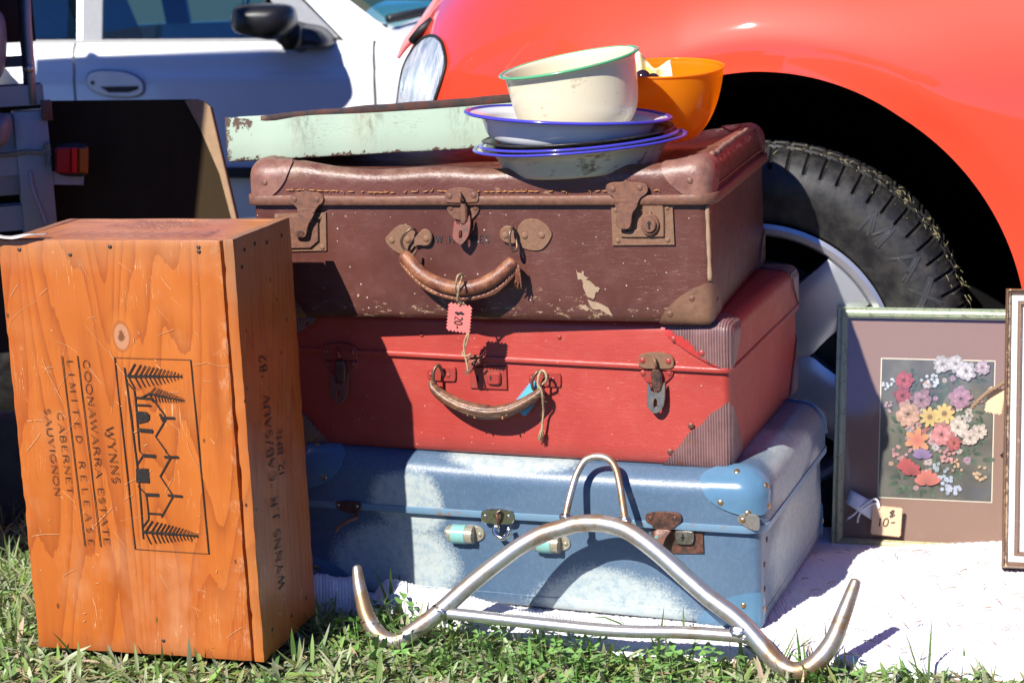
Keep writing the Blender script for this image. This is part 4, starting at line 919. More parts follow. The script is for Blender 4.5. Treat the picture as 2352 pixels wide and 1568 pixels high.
n.bump(n.ma('ADD',wn,n.wave(150,3,3,1.5,n.map((.5,1,1)))),.35,.003)
rug=obj('rug',RG,RF,n.fin(c,.95,0,.2),None,smooth=True); tagthing(rug,'thick white woven cotton rug spread on the grass under the suitcases and pictures','rug')
mb=MB(); rq=random.Random(9)                          # bits of straw dropped on the rug
for i in range(90):
    x,y=rq.uniform(.36,.74),rq.uniform(2.02,2.40)
    if y<np.interp(x,fx,fy)+.02: continue
    a=rq.uniform(0,6.28); L=rq.uniform(.003,.016); z=.0185+min(0,gz(x,y))*2; q=np.array([x,y,z]); d=np.array([math.cos(a),math.sin(a),rq.uniform(-.05,.1)]); mb.tube([q,q+d*L*.5+np.array([0,0,.0012]),q+d*L],rq.uniform(.0003,.0007),4)
o=mb.obj('straw_bits',simple('straw_bits',(.30,.20,.12),.8,sc=90,var=.5),None); o['kind']='stuff'; o['label']='small bits of straw dropped on the white rug'
# ------------------------------------------------------------------ steel hook frame
HL=np.array([-.174,2.136,.010]);HR=np.array([.301,1.991,.010]); HT=BL.wor(BL.P('v',1375,1048,.016))
hx=(HR-HL)/np.linalg.norm(HR-HL); hn=np.cross(hx,HT-HL); hn/=np.linalg.norm(hn)
Mh=np.eye(4); 
if hn[1]<0: hn=-hn
Mh[:3,0]=hx; Mh[:3,1]=hn; Mh[:3,2]=np.cross(hx,hn); Mh[:3,3]=(HL+HR)/2
HK=Thing('steel_hook_frame','rust marked bare steel spreader frame with upturned hooks leaning on the blue suitcase','steel frame',Mh)
n=NB('worn_bare_steel'); a_=n.noise(13,5,.7); b_=n.noise(150,4,.7); X3=n.xyz(); ax3=n.ma('ABSOLUTE',X3[0]); bias=n.ma('MAXIMUM',n.mr(ax3,.20,.25,0,.13),n.mr(X3[2],.105,.19,0,.11)); a_=n.ma('ADD',a_,n.ma('SUBTRACT',bias,.05)); c=n.mix(n.mr(a_,.47,.62),(.56,.55,.53),(.27,.175,.10)); c=n.mix(n.ma('MULTIPLY',n.mr(b_,.55,.75),.55),c,(.22,.12,.065))
n.bump(b_,.22,.0006); STM=n.fin(c,n.mr(a_,.4,.68,.33,.50),n.mr(a_,.5,.7,.85,.55))
hpt=lambda L,per=8:cat([HK.P(*q) for q in L],per)
arch=[('9',350,797),('9',355,850),('9',366,930),('9',392,1050),('9',420,1140),('9',470,1225),('9',540,1284),('9',610,1292),('9',680,1255),('9',780,1185),('9',900,1093),('9',1050,958),('9',1180,850),('9',1300,758),('9',1420,672),('9',1560,596),('9',1700,553),
      ('10',290,530),('10',420,524),('10',540,545),('10',620,575),('10',720,640),('10',850,745),('10',1000,880),('10',1150,1010),('10',1300,1120),('10',1400,1210),('10',1500,1325),('10',1590,1425),('10',1690,1485),('10',1790,1470),('10',1880,1400),('10',1960,1290),('10',2020,1140),('10',2065,1020),('10',2098,930),('10',2110,888)]
P_=hpt(arch); N_=len(P_); rad=[]
for i in range(N_):
    t=min(i,N_-1-i)/(N_*.12); rad.append(.0056+.0052*min(1,t))
rad[0]=rad[-1]=.0025; rad[1]=rad[-2]=.0043
V,F=tube(P_,rad,16); obj('bow',V,F,STM,HK,smooth=True,angle=70)
V,F=tube(hpt([('9',950,1112),('9',1100,1128),('v',1390,1446),('10',1000,1258-22),('10',1395,1264)]),.0076,16); obj('crossbar',V,F,STM,HK,smooth=True,angle=70)
V,F=tube(hpt([('10',212,500),('10',228,420),('10',250,330),('10',285,215),('10',335,125),('10',385,96),('10',430,91),('10',478,100),('10',520,130),('10',550,190),('10',572,290),('10',590,410),('10',607,520)]),.0045,12); obj('loop',V,F,STM,HK,smooth=True,angle=70)
n=NB('weld_bead'); b_=n.noise(240,4); n.bump(b_,.7,.001); WM=n.fin(n.mix(b_,(.42,.40,.37),(.62,.60,.57)),.28,1)
for (k,x,y,r0,sxx) in (('9',905,1095,.0105,1.3),('10',1350,1235,.0105,1.3),('10',213,485,.0055,1.4),('10',603,505,.0058,1.4),('10',1395,1275,.007,1.2),('9',865,1140,.007,1.2)):
    bm=bmesh.new(); bmesh.ops.create_icosphere(bm,subdivisions=3,radius=r0); c0=HK.P(k,x,y)
    for v in bm.verts: v.co=v.co*(1+.28*fnoise(v.co,260,x)); v.co.x*=sxx; v.co+=Vector(c0)
    me=bpy.data.meshes.new('weld'); bm.to_mesh(me); bm.free(); me.materials.append(WM); me.polygons.foreach_set('use_smooth',[True]*len(me.polygons))
    o=bpy.data.objects.new('weld',me); COL.objects.link(o); o.parent=HK.e
# ------------------------------------------------------------------ green metal tray
Lp,Rp=at_y('v',524,374,2.36),at_y('v',1130,341,2.395)
ty=math.atan2(Rp[1]-Lp[1],Rp[0]-Lp[0])
xa=(Rp-Lp)/np.linalg.norm(Rp-Lp); ya=np.array([-xa[1],xa[0],0.03]);ya/=np.linalg.norm(ya); za=np.cross(xa,ya); M_=np.eye(4); M_[:3,0]=xa;M_[:3,1]=ya;M_[:3,2]=za;M_[:3,3]=Lp
TR=Thing('metal_tray','chipped pale mint green metal drawer tray lying on the brown suitcase','tray',M_)
n=NB('chipped_mint_enamel'); d_=n.noise(20,4,.65); e_=n.noise(85,6,.78); z=n.xyz()[2]; x_=n.xyz()[0]
c=n.mix(d_,(.43,.58,.44),(.52,.62,.47)); c=n.mix(n.mr(n.noise(9,5,.7,n.map((1,1,.45))),.56,.78,0,.6),c,(.50,.44,.29))
for xs in(.098,.185,.305): 
    g=n.ma('MULTIPLY',n.mr(n.ma('ABSOLUTE',n.ma('SUBTRACT',x_,xs)),.026,.0),n.mr(z,.0,.05)); c=n.mix(n.ma('MULTIPLY',g,n.mr(n.noise(120,6,.8,n.map((1,1,.3))),.45,.66)),c,(.13,.11,.075))
edge=n.ma('MAXIMUM',n.ma('MAXIMUM',n.mr(z,.010,.0),n.mr(x_,.012,.0)),n.ma('MULTIPLY',n.mr(x_,.045,.03),n.mr(z,.03,.05)))
rm=n.ma('GREATER_THAN',n.ma('ADD',e_,n.ma('MULTIPLY',edge,.24)),.685); c=n.mix(rm,c,n.mix(n.noise(140,3),(.09,.06,.045),(.19,.12,.085)))
sc1=n.ma('LESS_THAN',n.ma('ABSOLUTE',n.ma('SUBTRACT',n.noise(10,2,.5,n.map((4,2,24),rot=(0,.6,0)),di=.5),.5)),.004); c=n.mix(n.ma('MULTIPLY',sc1,n.mr(n.noise(14,2),.55,.64)),c,(.22,.18,.12))
n.bump(n.ma('SUBTRACT',n.noise(60,3),rm),.25,.0008); MINT=n.fin(c,.35)
TX=.385; TY=.26; TH=.058
tm=MB()
def fr_z(x): return TH-.004*math.sin(x/TX*PI)-.006*math.exp(-((x-.055)/.03)**2)
nx=30; V=[];F=[]
for i in range(nx+1):
    x=TX*i/nx; dy=.0018*fnoise((x,0,0),18,3)
    for (y,z) in ((dy,.002),(dy-.0012,.006),(dy-.0018,.03),(dy-.0005,fr_z(x)),(dy+.003,fr_z(x)),(dy+.0035,.006)): V.append((x,y,z))
for i in range(nx):
    for k in range(5): a=i*6+k; F.append((a,a+6,a+7,a+1))
F.append((0,1,2,3,4,5)); F.append(tuple(nx*6+k for k in range(6))[::-1])
obj('front_panel',V,F,MINT,TR,smooth=True,angle=40)
for a in(0,TX-.003):
    V=[(a+dx,y,z) for dx in(0,.003) for y,z in((.0045,.002),(TY-.004,.002),(TY-.004,TH-.030),(.0045,TH-.001))]; obj('side_panel',V,[(0,1,2,3),(7,6,5,4),(0,4,5,1),(1,5,6,2),(2,6,7,3),(3,7,4,0)],MINT,TR)
warpbox('back_panel',(.004,TY-.003,.002),(TX-.004,TY,TH-.030),MINT,TR,(8,1,3),.001)
warpbox('base_panel',(.0035,.0045,0),(TX-.0035,TY-.0035,.003),MINT,TR,(8,8,1),.0006)
RSM=rusty('rusted_tray_rim',(.07,.066,.064),(.15,.06,.04),sc=70,thr=(.42,.6),metal=.3,rough=.6)
V=[];F=[]
for i in range(nx+1):                                  # bent rusty inner flange showing above the front
    x=.045+(TX-.05)*i/nx; h_=TH-.002+.011*(i/nx)**.7+.0012*fnoise((x,0,0),30,1)
    for (y,z) in((.006,TH-.012),(.0065,h_),(.012,h_+.0005),(.024,h_-.001)): V.append((x,y,z))
for i in range(nx):
    for k in range(3): a=i*4+k; F.append((a,a+4,a+5,a+1))
o=obj('rusted_flange',V,F,RSM,TR,smooth=True,angle=40); q=o.modifiers.new('thickness','SOLIDIFY'); q.thickness=.0012
# ------------------------------------------------------------------ enamel ware on the lid
def enamel(name,col,dirt,dthr=.6,sc=30,rough=.16):
    n=NB(name); f=n.noise(sc,6,.72); g=n.noise(180,4,.7,n.map((.5,1,1)))
    c=n.mix(n.mr(n.noise(12,3),.3,.7),tuple(x*.94 for x in col),col); c=n.mix(n.ma('MULTIPLY',n.mr(n.ma('ADD',f,n.ma('MULTIPLY',n.ma('SUBTRACT',g,.5),.5)),dthr,dthr+.12),.85),c,dirt)
    n.bump(n.noise(90,2),.06,.0006); return n.fin(c,rough,0,.5)
WEN=enamel('white_enamel',(.74,.75,.76),(.45,.42,.36),.72); CEN=enamel('cream_enamel',(.70,.62,.44),(.36,.27,.16),.62,24); DEN=enamel('soiled_cream_enamel',(.60,.58,.45),(.17,.11,.055),.54,34,.22)
BEN=NB('blue_enamel_rim'); f=BEN.noise(70,5,.75); BRM=BEN.fin(BEN.mix(BEN.mr(f,.62,.68),(.055,.050,.42),(.13,.06,.04)),.15)
GRN=NB('green_enamel_rim'); f=GRN.noise(60,5,.75); GRM=GRN.fin(GRN.mix(GRN.mr(f,.6,.66),(.085,.36,.17),(.30,.17,.11)),.2)
DRM=rusty('dark_pan_metal',(.035,.032,.03),(.12,.09,.06),sc=60,thr=(.5,.75),metal=.5,rough=.4)
def bowl(name,label,ct,L,Rr,Y,fwd,prof_out,thick,mat,rimmat,rimr,rimname='rim',n=112,wob=0):
    A,B_=at_y('v',*L,Y),at_y('v',*Rr,Y); C_=(A+B_)/2; rr=np.linalg.norm(B_-A)/2; X=(B_-A)/np.linalg.norm(B_-A)
    Y_=np.array([0,math.cos(fwd),math.sin(fwd)]); Y_=Y_-X*(Y_@X); Y_/=np.linalg.norm(Y_); Z=np.cross(X,Y_); M_=np.eye(4); M_[:3,0]=X;M_[:3,1]=Y_;M_[:3,2]=Z;M_[:3,3]=C_
    dep=-min(z for _,z in prof_out); M_[:3,3]=C_-Z*dep
    T=Thing(name,label,ct,M_); out=[(r*rr,z+dep) for r,z in prof_out]
    out=[(float(a),float(b)) for a,b in cat([np.array(q) for q in out],4)]
    inn=[(max(r-thick,0.0005),z+thick*.9 if i>2 else z) for i,(r,z) in enumerate(out)]
    V,F=lathe(out+[(.0004,out[-1][1])]+[(.0004,inn[-1][1])]+inn[::-1],n); 
    if wob: V=[(x,y,z+wob*fnoise((x,y,0),14,rr*50)) for x,y,z in V]
    obj('bowl_wall' if 'bowl' in name or 'basin' in name else 'dish',V,F,mat,T,smooth=True,angle=50)
    ring=[(rr+rimr*math.cos(a)*1.25,dep+rimr*.8*math.sin(a)) for a in np.linspace(0,2*PI,11)[:-1]]; V,F=lathe(ring,n,True)
    if wob: V=[(x,y,z+wob*fnoise((x,y,0),14,rr*50)) for x,y,z in V]
    obj(rimname,V,F,rimmat,T,smooth=True)
    return T
plate_p=[(1,0),(.90,-.004),(.82,-.009),(.76,-.022),(.72,-.031),(.66,-.0345),(.45,-.035),(.2,-.0345)]
YB=2.262
EG='enamel dishes stacked on the suitcase lid'
T=bowl('enamel_plate','soiled cream enamel plate with blue rim at the bottom of the dish stack','plate',(1090,345),(1574,303),YB,0,plate_p,.0014,DEN,BRM,.0021,wob=.001); T.e['group']=EG
T=bowl('enamel_plate','second blue rimmed enamel plate nested in the soiled bottom plate','plate',(1104,336),(1556,297),YB,0,[(a,b*.9) for a,b in plate_p],.0014,WEN,BRM,.0021,wob=.001); T.e['group']=EG
T=bowl('baking_tin','thin dark metal baking tin between the enamel plates and the white basin','tin',(1109,325),(1547,287),YB,0,[(1,0),(.93,-.002),(.86,-.012),(.80,-.017),(.5,-.0175),(.2,-.0175)],.0012,DRM,DRM,.0014,wob=.0014); T.e['group']=EG
T=bowl('enamel_basin','white enamel pie basin with a deep blue rim under the cream bowl','basin',(1071,257),(1539,268),YB,0,[(1,0),(.935,-.0025),(.86,-.006),(.83,-.014),(.79,-.026),(.72,-.0335),(.6,-.036),(.2,-.036)],.0014,WEN,BRM,.0026,wob=.0008); T.e['group']=EG
CBW=bowl('enamel_bowl','tilted cream enamel bowl with a chipped green rim on top of the dishes','bowl',(1150,176),(1464,111),2.268,.05,[(1,0),(.965,-.001),(.945,-.006),(.935,-.02),(.915,-.04),(.87,-.062),(.78,-.078),(.66,-.0845),(.3,-.085)],.0015,CEN,GRM,.0022)
# orange plastic bowl with its contents
yo=2.43; A=at_y('v',1380,162,yo);B_=at_y('v',1662,148,yo)
n=NB('orange_plastic'); n.b.inputs['Subsurface Weight'].default_value=.0; ORM=n.fin((.95,.36,.010),.16,0,.5)
trl=n.n('BsdfTranslucent'); trl.inputs[0].default_value=(1,.48,.01,1); mxs=n.n('MixShader'); mxs.inputs[0].default_value=.58; n.t.links.new(n.b.outputs[0],mxs.inputs[1]); n.t.links.new(trl.outputs[0],mxs.inputs[2]); n.t.links.new(mxs.outputs[0],n.out.inputs[0])
OB=bowl('plastic_bowl','bright orange plastic bowl behind the cream enamel bowl','bowl',(1380,163),(1662,149),yo,.085,[(1,0),(.985,-.010),(.94,-.03),(.86,-.052),(.74,-.072),(.60,-.086),(.48,-.0925),(.2,-.093)],.0022,ORM,ORM,.0016)
rO=np.linalg.norm(B_-A)/2
V=[];F=[]; nx,ny=22,18
for i in range(nx+1):
    for j in range(ny+1):
        u=i/nx-.5;v=j/ny; x=.058*u*(1-.10*v)-.012; tz=.112-.024*sst(-.35,.1,u)+.010*sst(.2,.5,u)-.030*max(0,-.36-u)/.14; z=.028+(tz-.028)*v; y=.016+.012*abs(((u*2.6+.3*v)%1)-.5)*2*(.4+.6*v)+.008*abs(((u*1.3-v*1.7)%1)-.5)+.012*v*v
        V.append((x,y,z))
for i in range(nx):
    for j in range(ny): a=i*(ny+1)+j; F.append((a,a+ny+1,a+ny+2,a+1))
n=NB('yellow_white_paper'); f=n.noise(26,3,.6); PAP=n.fin(n.mix(n.mr(f,.44,.62),(.82,.80,.58),(.80,.62,.08)),.7)
PN=Thing('crumpled_napkin','crumpled pale yellow paper napkin standing up in the orange bowl','napkin',OB.M)
o=obj('paper_sheet',V,F,PAP,PN,smooth=True,recalc=False); q=o.modifiers.new('thickness','SOLIDIFY'); q.thickness=.0006
BK=simple('black_purple_bead',(.022,.012,.018),.12,sc=40)
for i,(k,x,y,r0) in enumerate((('3',1362,405,.0105),('3',1435,422,.0092))):
    y_=2.386+.004*i; p=at_y(k,x,y,y_); bm=bmesh.new(); bmesh.ops.create_uvsphere(bm,u_segments=24,v_segments=14,radius=r0); me=bpy.data.meshes.new('dark_ball'); 
    for v in bm.verts: v.co.z*=.95
    bm.to_mesh(me); bm.free(); me.materials.append(BK); me.polygons.foreach_set('use_smooth',[True]*len(me.polygons))
    o=bpy.data.objects.new('dark_ball',me); COL.objects.link(o); o.location=p; tagthing(o,('larger shiny black ball at the near rim of the orange bowl','smaller shiny black ball low beside the napkin in the orange bowl')[i],'ball','black balls in the orange bowl')
# ------------------------------------------------------------------ framed flower print
yawf=-.30; lean=.26
F0=at_z('v',1911,1256,-.02)
FP=Thing('picture_frame','green and gold picture frame holding a flower print with a mauve mat','picture',frame(F0,yawf,lean))
p=FP.P('v',1904,705); fh=p[2]; fw=.36; fbw=FP.P('v',1931,1000)[0]-FP.P('v',1907,1000)[0]
n=NB('green_gold_moulding'); v1=n.noise(60,5,.7,n.map((1,1,.25))); cr_=n.voro(48,n.map((1.6,1,.8)),'DISTANCE_TO_EDGE'); z=n.xyz()[2]
gg=n.mr(n.ma('ADD',z,n.ma('MULTIPLY',v1,.1)),fh*.20,fh*.75); c=n.mix(gg,n.mix(v1,(.26,.22,.10),(.42,.36,.17)),n.mix(v1,(.19,.27,.20),(.40,.42,.27)))
c=n.mix(n.ma('MULTIPLY',n.mr(cr_,.035,.0),.6),c,(.05,.06,.035)); n.bump(n.mr(cr_,.05,0),-.3,.0006); GGM=n.fin(c,.42,.15)
MATM=simple('mauve_mat_board',(.235,.148,.112),.85,var=.05,sc=300); 
def moulding(parent,w,h,bw,dep,prof,mats,name='frame_rail'):
    """four mitred rails; prof=[(inset 0..1, height)] across the face"""
    for i,(a,b,ax) in enumerate((((0,0),(w,0),0),((w,0),(w,h),1),((w,h),(0,h),0),((0,h),(0,0),1))):
        dx=np.array([b[0]-a[0],b[1]-a[1]],float);L=np.linalg.norm(dx);dx/=L;nn=np.array([-dx[1],dx[0]]); V=[];F=[]; m=len(prof); N_=8
        for k in range(N_+1):
            for (u,hh) in prof:
                s0=u*bw; t=s0+(L-2*s0)*k/N_; q=np.array(a)+dx*t+nn*s0; V.append((q[0],-hh,q[1]))
        for k in range(N_):
            for j in range(m-1): q=k*m+j; F.append((q,q+m,q+m+1,q+1))
        obj(name,V,F,mats[ax] if isinstance(mats,(list,tuple)) else mats,parent,smooth=True,angle=25)
moulding(FP,fw,fh,fbw,.02,[(0,-.006),(0,.013),(.06,.0145),(.30,.0135),(.55,.0142),(.86,.0125),(.92,.010),(1,.0095),(1,-.002)],GGM)
mb=MB(); mb.box((.004,.001,.004),(fw-.004,.006,fh-.004)); mb.obj('backing_board',simple('brown_backing',(.16,.10,.06),.8),FP)
mb=MB(); mb.box((fbw-.002,-.0012,fbw-.002),(fw-fbw+.002,.0008,fh-fbw+.002)); mb.obj('mat_board',MATM,FP)
q=[FP.P('11',x,y,.0016) for x,y in((523,423),(1104,420),(1115,1144),(532,1136))]
ax0,ax1=(q[0][0]+q[3][0])/2,(q[1][0]+q[2][0])/2; az0,az1=(q[2][2]+q[3][2])/2,(q[0][2]+q[1][2])/2
mb=MB(); e=.0016; mb.box((ax0-e,-.0020,az0-e),(ax1+e,-.0012,az1+e)); mb.obj('print_border',simple('cream_bevel',(.62,.56,.42),.7,var=.05),FP)
n=NB('dark_print_paper'); c=n.ramp(n.noise(14,4,.6),[(.35,(.055,.052,.042)),(.55,(.095,.092,.07)),(.75,(.16,.15,.10))]); mb=MB(); mb.box((ax0,-.0026,az0),(ax1,-.0020,az1)); PRP=mb.obj('flower_print',n.fin(c,.6),FP)
vc=NB('printed_colours'); at=vc.n('VertexColor'); at.layer_name='ink'; PRM=vc.fin(at.outputs[0],.6)
PV=[];PF_=[];PC=[]
def petal(cx,cz,ang,l,wd,col,lay,tipcol=None,n_=7):
    b=len(PV); ca,sa=math.cos(ang),math.sin(ang); pts=[(0,0)]+[(l*(.5-.5*math.cos(PI*t)),wd*math.sin(PI*t)**.8) for t in np.linspace(.15,.9,n_)]+[(l,0)]+[(l*(.5-.5*math.cos(PI*t)),-wd*math.sin(PI*t)**.8) for t in np.linspace(.9,.15,n_)]
    for (u,v_) in pts:
        PV.append((cx+u*ca-v_*sa,-.0027-lay*.0000012,cz+u*sa+v_*ca)); f=u/l; tc=tipcol or tuple(min(1,c_*1.35+.03) for c_ in col); PC.append(tuple(col[i]*(1-f)+tc[i]*f for i in range(3)))
    for i in range(1,len(pts)-1): PF_.append((b,b+i,b+i+1))
    PF_.append((b,b+len(pts)-1,b+1)) if False else None
lay=[0]
PX=1/(2.2515*1780)
def fpos(x,y): p=FP.P('11',x,y,.0027); return p[0],p[2]
def leaf(x,y,ang,l,wd,c=None):
    lay[0]+=1; g=random.uniform(.6,1.3); cx,cz=fpos(x,y); petal(cx,cz,R(ang),l*PX,wd*PX,c or (.030*g,.065*g,.028*g),lay[0],(.10*g,.17*g,.09*g))
def bloom(x,y,r,col,kind='rose'):
    cx,cz=fpos(x,y); r=r*PX
    if kind=='rose':
        r*=1.12; lay[0]+=1
        for i in range(8): petal(cx,cz,2*PI*i/8,r*.62,r*.30,tuple(q*.62 for q in col),lay[0],tuple(q*.8 for q in col))
        for ring,(n_,rr,k) in enumerate(((9,1,.75),(8,.78,.95),(7,.55,1.15),(5,.33,.85))):
            for i in range(n_):
                lay[0]+=1; a=2*PI*(i+random.random()*.5)/n_; g=k*random.uniform(.8,1.15); petal(cx+r*.12*math.cos(a),cz+r*.12*math.sin(a),a,r*rr*random.uniform(.72,1.05),r*rr*random.uniform(.24,.36),tuple(min(1,q*g*.75) for q in col),lay[0],tuple(min(1,q*g*1.25+.02) for q in col))
    elif kind=='daisy':
        for i in range(9): lay[0]+=1; petal(cx,cz,2*PI*i/9+.2,r*random.uniform(.9,1.05),r*.20,tuple(q*.8 for q in col),lay[0],col)
        for i in range(6): lay[0]+=1; petal(cx,cz,2*PI*i/6,r*.28,r*.12,(.22,.10,.02),lay[0],(.35,.2,.05))
    elif kind=='tulip':
        for i in range(6): lay[0]+=1; petal(cx,cz,R(20+28*i),r*random.uniform(.85,1.1),r*.24,tuple(q*.7 for q in col),lay[0],tuple(min(1,q*1.2) for q in col))
    elif kind=='lily':
        for i in range(6): lay[0]+=1; petal(cx,cz,2*PI*i/6+.4,r*random.uniform(.85,1.1),r*.26,(.62,.10,.07),lay[0],col)
    else:
        for i in range(int(kind)):
            a=random.uniform(0,2*PI); d=r*math.sqrt(random.random()); X,Z=cx+d*math.cos(a),cz+d*math.sin(a)*.9; g=random.uniform(.7,1.15)
            for k in range(5): lay[0]+=1; petal(X,Z,2*PI*k/5+a,r*.20,r*.085,tuple(min(1,q*g) for q in col),lay[0],None,3)
for i in range(150):
    x,y=random.gauss(810,130),random.gauss(790,150)
    if 560<x<1070 and 450<y<1120: leaf(x,y,random.uniform(0,360),random.uniform(35,75),random.uniform(8,15))
for x,y,a,l in((820,650,60,90),(850,620,70,70),(880,490,-30,60),(920,510,-70,50),(1020,505,-60,45),(1045,520,-20,45),(960,770,40,60),(1000,760,15,55),(1030,830,-20,45),(950,900,-45,80),(985,935,-20,50),(1010,905,0,45),(630,1020,190,60),(620,1050,200,60),(640,1080,220,55),(700,1090,250,50),(740,1095,270,45),(780,1095,-50,45),(600,790,150,35),(640,800,120,50),(710,560,80,50),(740,560,60,60)): leaf(x,y,a,l,l*.22)
for i in range(46):
    x,y=random.gauss(800,105),random.gauss(780,140)
    if 570<x<1060 and 470<y<1090: bloom(x,y,random.uniform(13,24),random.choice([(.50,.25,.24),(.52,.40,.34),(.5,.44,.42),(.55,.30,.16),(.40,.22,.28),(.50,.12,.11),(.36,.38,.44)]),'rose')
PK=(.50,.13,.15)
for a in ((785,525,48,(.55,.58,.62),'20'),(575,545,38,(.55,.6,.62),'14'),(560,660,40,(.5,.28,.3),'12'),(640,895,52,(.50,.22,.2),'16'),(960,700,48,(.52,.46,.36),'16'),(690,765,50,(.5,.25,.2),'14'),
          (830,995,55,(.34,.40,.42),'16'),(900,1075,60,(.42,.48,.60),'22'),(1040,1005,50,(.56,.36,.17),'10'),(1035,640,35,(.5,.2,.2),'5'),(930,965,42,(.58,.32,.16),'9'),
          (650,525,48,(.45,.045,.05),'rose'),(643,605,46,(.36,.03,.03),'rose'),(740,628,54,(.36,.18,.20),'rose'),(672,700,66,(.58,.32,.20),'rose'),(945,620,56,(.42,.18,.27),'rose'),
          (850,443,46,(.52,.48,.46),'rose'),(918,440,42,(.55,.52,.50),'rose'),(972,478,50,(.55,.50,.52),'rose'),(1055,460,38,(.45,.34,.40),'rose'),(930,768,50,(.60,.50,.40),'rose'),(1040,790,38,(.52,.42,.33),'rose'),(992,823,42,(.55,.44,.35),'rose'),
          (785,715,60,(.68,.46,.10),'daisy'),(860,697,62,(.72,.52,.12),'daisy'),(845,805,60,(.58,.17,.16),'rose'),(718,835,72,(.66,.32,.08),'lily'),(745,925,58,(.24,.14,.32),'tulip'),
          (910,850,38,(.42,.05,.04),'rose'),(865,910,56,(.55,.22,.20),'12'),(665,985,62,(.46,.035,.035),'tulip'),(765,1060,78,(.58,.12,.07),'tulip'),(690,1010,60,(.40,.03,.03),'tulip')): bloom(*a)
me=mesh('printed_flowers',PV,PF_,PRM); ca=me.color_attributes.new('ink','FLOAT_COLOR','POINT'); ca.data.foreach_set('color',[x for c_ in PC for x in (*[.66*(.82*q+.18*(c_[0]+c_[1]+c_[2])/3) for q in c_],1)])
o=bpy.data.objects.new('printed_flowers',me); COL.objects.link(o); o.parent=PRP; o['kind']='stuff'
g=bpy.data.materials.new('picture_glass'); g.use_nodes=True; t_2=g.node_tree; t_2.nodes.clear(); ou=t_2.nodes.new('ShaderNodeOutputMaterial'); mx=t_2.nodes.new('ShaderNodeMixShader'); tr_=t_2.nodes.new('ShaderNodeBsdfTransparent'); gl=t_2.nodes.new('ShaderNodeBsdfGlossy'); fr2=t_2.nodes.new('ShaderNodeValue')
gl.inputs['Roughness'].default_value=.04; fr2.outputs[0].default_value=.055
for a,b in((fr2.outputs[0],mx.inputs[0]),(tr_.outputs[0],mx.inputs[1]),(gl.outputs[0],mx.inputs[2]),(mx.outputs[0],ou.inputs[0])): t_2.links.new(a,b)
mb=MB(); mb.box((fbw*.93,-.0072,fbw*.93),(fw-fbw*.93,-.0056,fh-fbw*.93)); mb.obj('glass_pane',g,FP)
# price tag and ties on the picture
fW=lambda k,x,y,o: FP.wor(FP.P(k,x,y,o))
tag('tan price tag reading $10 hanging in front of the flower picture',frame(fW('11',560,1252,.016),yawf,lean*.7),None,R(-3),.039,.039,11,11,TC['tan'],[('$',(.001,.006),(.011,.007),(0,.0095)),('10-',(-.012,-.009),(.012,-.006),(0,.011))])
mb=MB()
V=[];F=[]
c4=[(375,1090),(510,1165),(480,1245),(348,1160)]
for i in range(7):
    for j in range(4):
        u,v_=i/6,j/3; a=np.array(c4[0])*(1-u)+np.array(c4[1])*u; b=np.array(c4[3])*(1-u)+np.array(c4[2])*u; q=a*(1-v_)+b*v_; V.append(fW('11',q[0],q[1],.012+.004*math.sin(4*u)+.003*v_))
for i in range(6):
    for j in range(3): a=i*4+j; F.append((a,a+4,a+5,a+1))
o=obj('cloth_label',V,F,simple('white_ribbon',(.66,.66,.70),.8,var=.06),None,smooth=True,recalc=False); q=o.modifiers.new('thickness','SOLIDIFY'); q.thickness=.0006; tagthing(o,'grey white cloth label tied beside the tan $10 tag','cloth label')
strand('string','white string knotted through the tan $10 tag on the picture',[fW('11',360,1240,.012),fW('11',395,1215,.014),fW('11',430,1180,.018),fW('11',490,1140,.018),fW('11',515,1150,.018),fW('11',520,1185,.020),fW('11',500,1160,.019),fW('11',440,1190,.017),fW('11',415,1230,.015),fW('11',410,1260,.014)],.0014,simple('white_string',(.70,.69,.70),.85),catg='string')
# ------------------------------------------------------------------ brown frame in front, cut by the picture edge
G0=at_z('v',2300,1303,.012)
F2=Thing('picture_frame','brown and gilt wooden picture frame with white linen slip, at the right edge','picture',frame(G0,-.27,.30))
p=F2.P('v',2297,665); gh=p[2]; gw=.30
n=NB('distressed_brown_wood'); v1=n.noise(40,5,.7,n.map((1,1,.15))); wr=n.noise(110,5,.75); c=n.mix(v1,(.11,.055,.030),(.20,.11,.06)); x_=n.xyz()[0]
c=n.mix(n.mr(n.ma('ADD',wr,n.ma('MULTIPLY',n.mr(n.ma('ABSOLUTE',n.ma('SUBTRACT',x_,.0055)),.004,0),.16)),.60,.68),c,(.50,.34,.18)); n.bump(v1,.4,.001); BWM=n.fin(c,.42)
LIN=simple('white_linen_slip',(.72,.70,.70),.9,sc=500,var=.12,bs=.6)
b1=F2.P('11',1196,1000)[0]
moulding(F2,gw,gh,b1,.03,[(0,-.012),(0,.010),(.05,.016),(.22,.020),(.40,.0195),(.44,.0165),(.70,.0150),(.92,.011),(1,.009),(1,-.004)],BWM)
